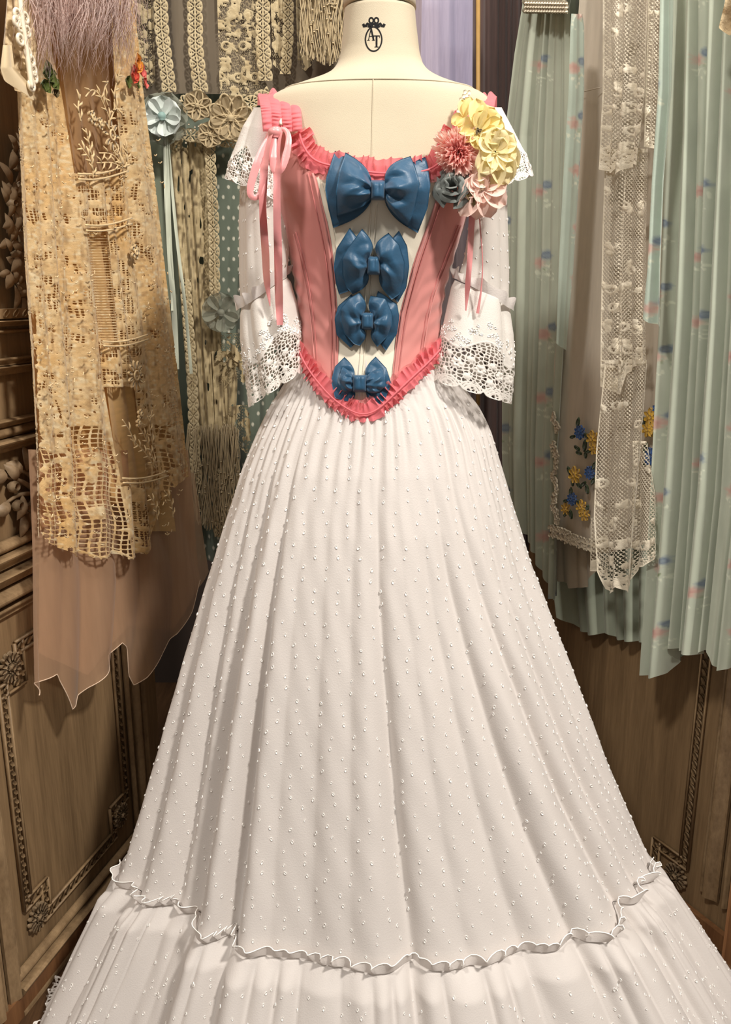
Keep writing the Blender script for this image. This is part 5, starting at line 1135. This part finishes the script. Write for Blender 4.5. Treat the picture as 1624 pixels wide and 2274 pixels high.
# linen chemise
ch = hang('linen_chemise', 'oatmeal linen chemise embroidered with blue and yellow flower sprays', 'chemise', hit(1290., 1215., pR, .1))
M_oat = cloth('oatmeal_linen', (212, 200, 182), .85, .25, .12, noise=(26, .06), bump=(900, .25), stretch=(4, 4, .6)); M_oatd = cloth('greige_slip', (186, 174, 154), .85, .25, .1, noise=(26, .08), bump=(900, .2)); M_puff = cloth('cream_ruched_trim', (226, 214, 188), .85, .3, .1, noise=(70, .1), bump=(300, .5))
CR = [(-160, 1272, 1470), (0, 1284, 1470), (200, 1270, 1470), (400, 1268, 1470), (800, 1228, 1468), (1215, 1220, 1464)]
chf = fold_fn(83, 5, .016, .5, .6)
drape('chemise_cloth', CR, [(0, 1192), (.2, 1205), (.4, 1226), (.5, 1230), (1, 1200)], pR, M_oat, ch, 120, 200, chf, .115)
drape('slip_hem', [(1150, 1224, 1330), (1310, 1228, 1325)], [(0, 1290), (.28, 1296), (.3, 1308), (.68, 1306), (.7, 1295), (1, 1260)], pR, M_oatd, ch, 60, 60, fold_fn(84, 4, .02, .4), .085)
q = B(); q.tube(hit(np.linspace(1286, 1335, 12), 206 - np.linspace(0, 12, 12), pR, .120), .0012, 5); q.build('yoke_seam', M_oat, ch)
q = B(); r = np.random.default_rng(85); e1 = np.cross(UP, nR)
def puff(x, y, R, k=1):
    for _ in range(k):
        xx, yy = x + r.normal(0, R * .55), y + r.normal(0, R * .55); d = np.array([r.normal(), 0, r.normal()]); d = e1 * d[0] + UP * d[2]; d /= np.linalg.norm(d) + 1e-9
        q.ell(hit(float(xx), float(yy), pR, .122 + .004 * r.random()), [d * .0075, np.cross(nR, d) * .0045, nR * .005], 6, 4)
for k in range(34): puff(1224 + k * 3.1, 1172 + k * .98 + (6 if k > 12 else 0), 4, 4)
for k in range(30): puff(1226 + k * 3.4, 1186 + k * 1.25, 4, 4)
for y in np.arange(925, 1165, 6): 
    if not 955 < y < 985: puff(1228 + 8 * abs(math.sin(y / 21)), y, 3.5, 3)
q.build('ruched_trim', M_puff, ch, kind='stuff')
M_eb = cloth('blue_wool_stitch', (46, 92, 160), .9, .3, noise=(200, .2), bump=(500, .6)); M_ey = cloth('yellow_wool_stitch', (224, 178, 62), .9, .3, noise=(200, .2), bump=(500, .6)); M_eg = cloth('green_wool_stitch', (48, 68, 32), .9, .3, noise=(200, .2), bump=(500, .6))
def espray(items, off=.123):
    t = thing_part('embroidered_spray', ch, hit(float(items[0][1]), float(items[0][2]), pR, off))
    for (kd, x, y, s) in items:
        q = B(); c = hit(float(x), float(y), pR, off); n = {'b': 9, 'y': 7}.get(kd, 0); u_ = (s if n else 0) * 1.15e-3
        for k in range(n):
            a = k * 2 * pi / n; d = e1 * math.cos(a) + UP * math.sin(a); rr_ = u_ * (.55 if kd == 'y' else .5); q.ell(c + d * rr_, [d * u_ * .5, np.cross(nR, d) * u_ * .26, nR * .005], 6, 4)
        if n: q.ell(c + nR * .002, [e1 * u_ * .28, UP * u_ * .28, nR * .005], 6, 4); q.build('blue_flower' if kd == 'b' else 'yellow_flower', M_eb if kd == 'b' else M_ey, t)
        else:
            a = math.radians(s[1]); d = e1 * math.cos(a) + UP * math.sin(a); u_ = s[0] * 1.2e-3; q.ell(c, [d * u_, np.cross(nR, d) * u_ * .42, nR * .004], 7, 5); q.build('leaf', M_eg, t)
        
L_ = lambda x, y, s, a: ('l', x, y, (s, a))
espray([('b', 1288, 960, 16), L_(1284, 938, 11, 80), L_(1272, 970, 9, 20), L_(1303, 968, 9, 140), ('y', 1316, 974, 17), ('y', 1320, 994, 15), L_(1282, 995, 10, 160), L_(1286, 1006, 10, 175), L_(1299, 990, 13, 90), L_(1308, 1002, 9, 30), L_(1301, 1010, 8, 95)])
espray([('y', 1277, 1055, 19), ('b', 1310, 1050, 15), L_(1264, 1045, 10, 120), L_(1320, 1034, 10, 70), L_(1296, 1075, 10, 40), L_(1286, 1078, 10, 150), L_(1304, 1086, 11, 110), L_(1318, 1068, 10, 60), L_(1272, 1072, 8, 100)])
espray([('b', 1271, 1108, 15), L_(1268, 1092, 10, 90), L_(1257, 1112, 9, 20), L_(1287, 1116, 9, 150), ('y', 1257, 1130, 14), ('y', 1292, 1126, 16), ('y', 1298, 1142, 15), L_(1268, 1142, 11, 110), L_(1256, 1142, 8, 60), L_(1305, 1128, 8, 80)])
espray([('y', 1446, 926, 17), ('y', 1440, 953, 16), ('y', 1452, 950, 14), ('b', 1462, 908, 13), L_(1430, 936, 9, 100), L_(1458, 960, 9, 60), L_(1460, 935, 8, 80)])
espray([('b', 1448, 1012, 17), L_(1434, 995, 11, 70), L_(1436, 1030, 10, 20), L_(1456, 1034, 11, 60), L_(1450, 1050, 10, 120), ('b', 1443, 1022, 12)])
# lace jabot in three tiers
jb = hang('lace_jabot', 'ivory net lace jabot in long tiers over the linen chemise', 'jabot', hit(1390., 1310., pR, .15))
M_iv = cloth('ivory_net_lace', (222, 212, 190), .85, .25, .15, malpha=True, colattr=True, noise=(70, .07), bump=(500, .4)); M_ivm = cloth('ivory_motif', (232, 224, 204), .85, .25, .1, noise=(70, .06), bump=(400, .4))
def jab_m(seed, ytop, ybot):
    def f(px, py, u, v):
        x = px + .05 * py; m = hexnet(x, py, 5.2, .62); m = np.where(v < .02, 1, m)
        dz = sstep(.25, .95, v)
        gx, gy = 34., 44.; ci = np.floor(x / gx + .5 * (np.floor(py / gy) % 2)); cj = np.floor(py / gy); lx = x - (ci - .5 * (cj % 2) + .5) * gx; ly = py - (cj + .5) * gy; h = hsh(ci, cj, seed)
        a = h * 6.28; c_, s_ = np.cos(a), np.sin(a); rx = lx * c_ + ly * s_; ry = -lx * s_ + ly * c_; on = np.where(hsh(ci, cj, seed + 2) < .3 + .65 * dz, 0, -9)
        mot = np.maximum(10.5 - np.hypot(rx, ry * 2.1), 7 - np.hypot(rx - 9, ry - 7)); mot = np.maximum(mot, 2.2 - np.abs(np.hypot(rx + 4, ry + 5) - 9)); mot = np.maximum(mot, 5 - np.hypot((rx + 10), (ry + 2) * 1.3))
        m = np.maximum(m, np.where(h > .12, mot * .5, -9) + on)
        m = np.maximum(m, np.where(v > .93, vor(x, py, 7, 1.1, seed), -9)); ed = np.minimum(u, 1 - u) ; m = np.maximum(m, 1.2 - ed * 90); m = np.maximum(m, 1.5 - (1 - v) * 120)
        return np.clip(m, -3, 3)
    return f
def jab_c(px, py, u, v): c = flatc(px, (226, 216, 194)); return mixc(c, (vnoise(px, py, 14, 5) - .4) * 1.4, (244, 236, 216))
JB = [([(-160, 1330, 1412), (0, 1334, 1432), (200, 1336, 1428), (390, 1328, 1408)], [(0, 376), (.3, 384), (.36, 372), (.42, 392), (.75, 362), (1, 376)], .180, 130, 260), ([(-160, 1425, 1455), (0, 1432, 1462), (200, 1424, 1456), (335, 1420, 1452)], [(0, 325), (1, 330)], .176, 40, 230),
      ([(330, 1345, 1440), (500, 1338, 1436), (700, 1334, 1434), (880, 1332, 1436)], [(0, 858), (.2, 872), (.45, 876), (.55, 830), (.7, 815), (1, 806)], .160, 120, 300),
      ([(800, 1345, 1432), (1000, 1324, 1418), (1150, 1318, 1405), (1320, 1328, 1392)], [(0, 1270), (.12, 1310), (.25, 1322), (.5, 1305), (.72, 1322), (.85, 1290), (1, 1200)], .166, 120, 300),
      ([(980, 1402, 1436), (1100, 1402, 1452), (1260, 1394, 1452)], [(0, 1290), (.2, 1262), (.6, 1258), (1, 1238)], .152, 56, 170), ([(1150, 1312, 1346), (1275, 1310, 1342)], [(0, 1268), (1, 1276)], .150, 36, 80)]
for k, (rows, hem, off, nu, nv) in enumerate(JB):
    drape('lace_tier', rows, hem, pR, M_iv, jb, nu, nv, fold_fn(90 + k, 4 if nu > 60 else 2, .026, .4, .7, .1), off, jab_m(3 + k, 0, 0), jab_c, rel=.0012)
# aqua sashes
for k, (pts, label) in enumerate((([(30, 1268, 1292), (60, 1266, 1296), (200, 1262, 1296), (400, 1250, 1284), (600, 1240, 1272), (780, 1234, 1256)], 'aqua floral sash hanging between the mint dress and the linen chemise'),
                                  ([(-160, 1468, 1494), (0, 1466, 1494), (200, 1462, 1490), (400, 1448, 1470), (600, 1438, 1462), (726, 1426, 1464)], 'aqua floral sash hanging over the right edge of the lace jabot'))):
    sh_ = hang('floral_sash', label, 'sash', hit(float(pts[-1][1] + 10), float(pts[-1][0]), pR, .18))
    drape('sash_cloth', pts, [(0, pts[-1][0] - 18), (.3, pts[-1][0] - 8), (.6, pts[-1][0] - 4), (1, pts[-1][0])], pR, M_aqua, sh_, 40, 240, fold_fn(100 + k, 2, .016, .35, .7, .15), .205, None, mint_c(5 + k, (190, 206, 192), (70, 120), .85))
# right mint dress
m2 = hang('mint_floral_dress', 'long mint floral dress in deep pleats beside the lace jabot', 'dress', hit(1530., 1490., pR, .12))
hem2 = [(0, 1500), (.12, 1506), (.2, 1500), (.26, 1440), (.32, 1448), (.42, 1452), (.52, 1458), (.62, 1440), (.68, 1470), (.75, 1490), (.85, 1488), (.95, 1470), (1, 1450)]
ft = [(.10, .06, .02, .3), (.20, .22, .018, 1), (.31, .30, .02, .8), (.42, .36, .016, 1.1), (.52, .52, .02, .5), (.61, .60, .016, 1.1), (.74, .74, .02, .5), (.86, .88, .02, .8)]
def m2f(u, v):
    z = 0 * (u + v)
    for a, b, w, d in ft: z = z - d * np.exp(-(np.abs(u - (a + (b - a) * v)) / w) ** 1.5)
    return .05 * (.6 + .4 * v) * z + .006 * np.sin(u * 40 + v * 3)
drape('skirt_cloth', [(-160, 1488, 1760), (0, 1486, 1750), (300, 1482, 1735), (700, 1470, 1715), (1100, 1448, 1690), (1300, 1436, 1665), (1510, 1420, 1640)], hem2, pR, M_mint, m2, 260, 520, m2f, .135, None, mint_c(9, (196, 204, 186), (84, 150), .85))
drape('skirt_lining', [(1200, 1440, 1660), (1500, 1428, 1640)], [(0, 1496), (.3, 1470), (.5, 1440), (1, 1440)], pR, M_mintl, m2, 80, 60, fold_fn(99, 6, .02, .4), .09)  # inner skirt layer in a plain mint, darker than the floral crepe
# cream lace ruffle peeking in at the far right
lr = hang('lace_ruffle', 'cream lace ruffle hanging in front of the pleated mint dress', 'lace', hit(1620., 75., pR, .2))
drape('ruffle_cloth', [(-160, 1590, 1700), (0, 1610, 1700), (60, 1595, 1690), (85, 1600, 1680)], [(0, 62), (.1, 76), (.2, 66), (.3, 84), (.5, 70), (.7, 88), (1, 80)], pR, M_creaml, lr, 60, 60, fold_fn(110, 5, .03, .4), .20, None, col_c)
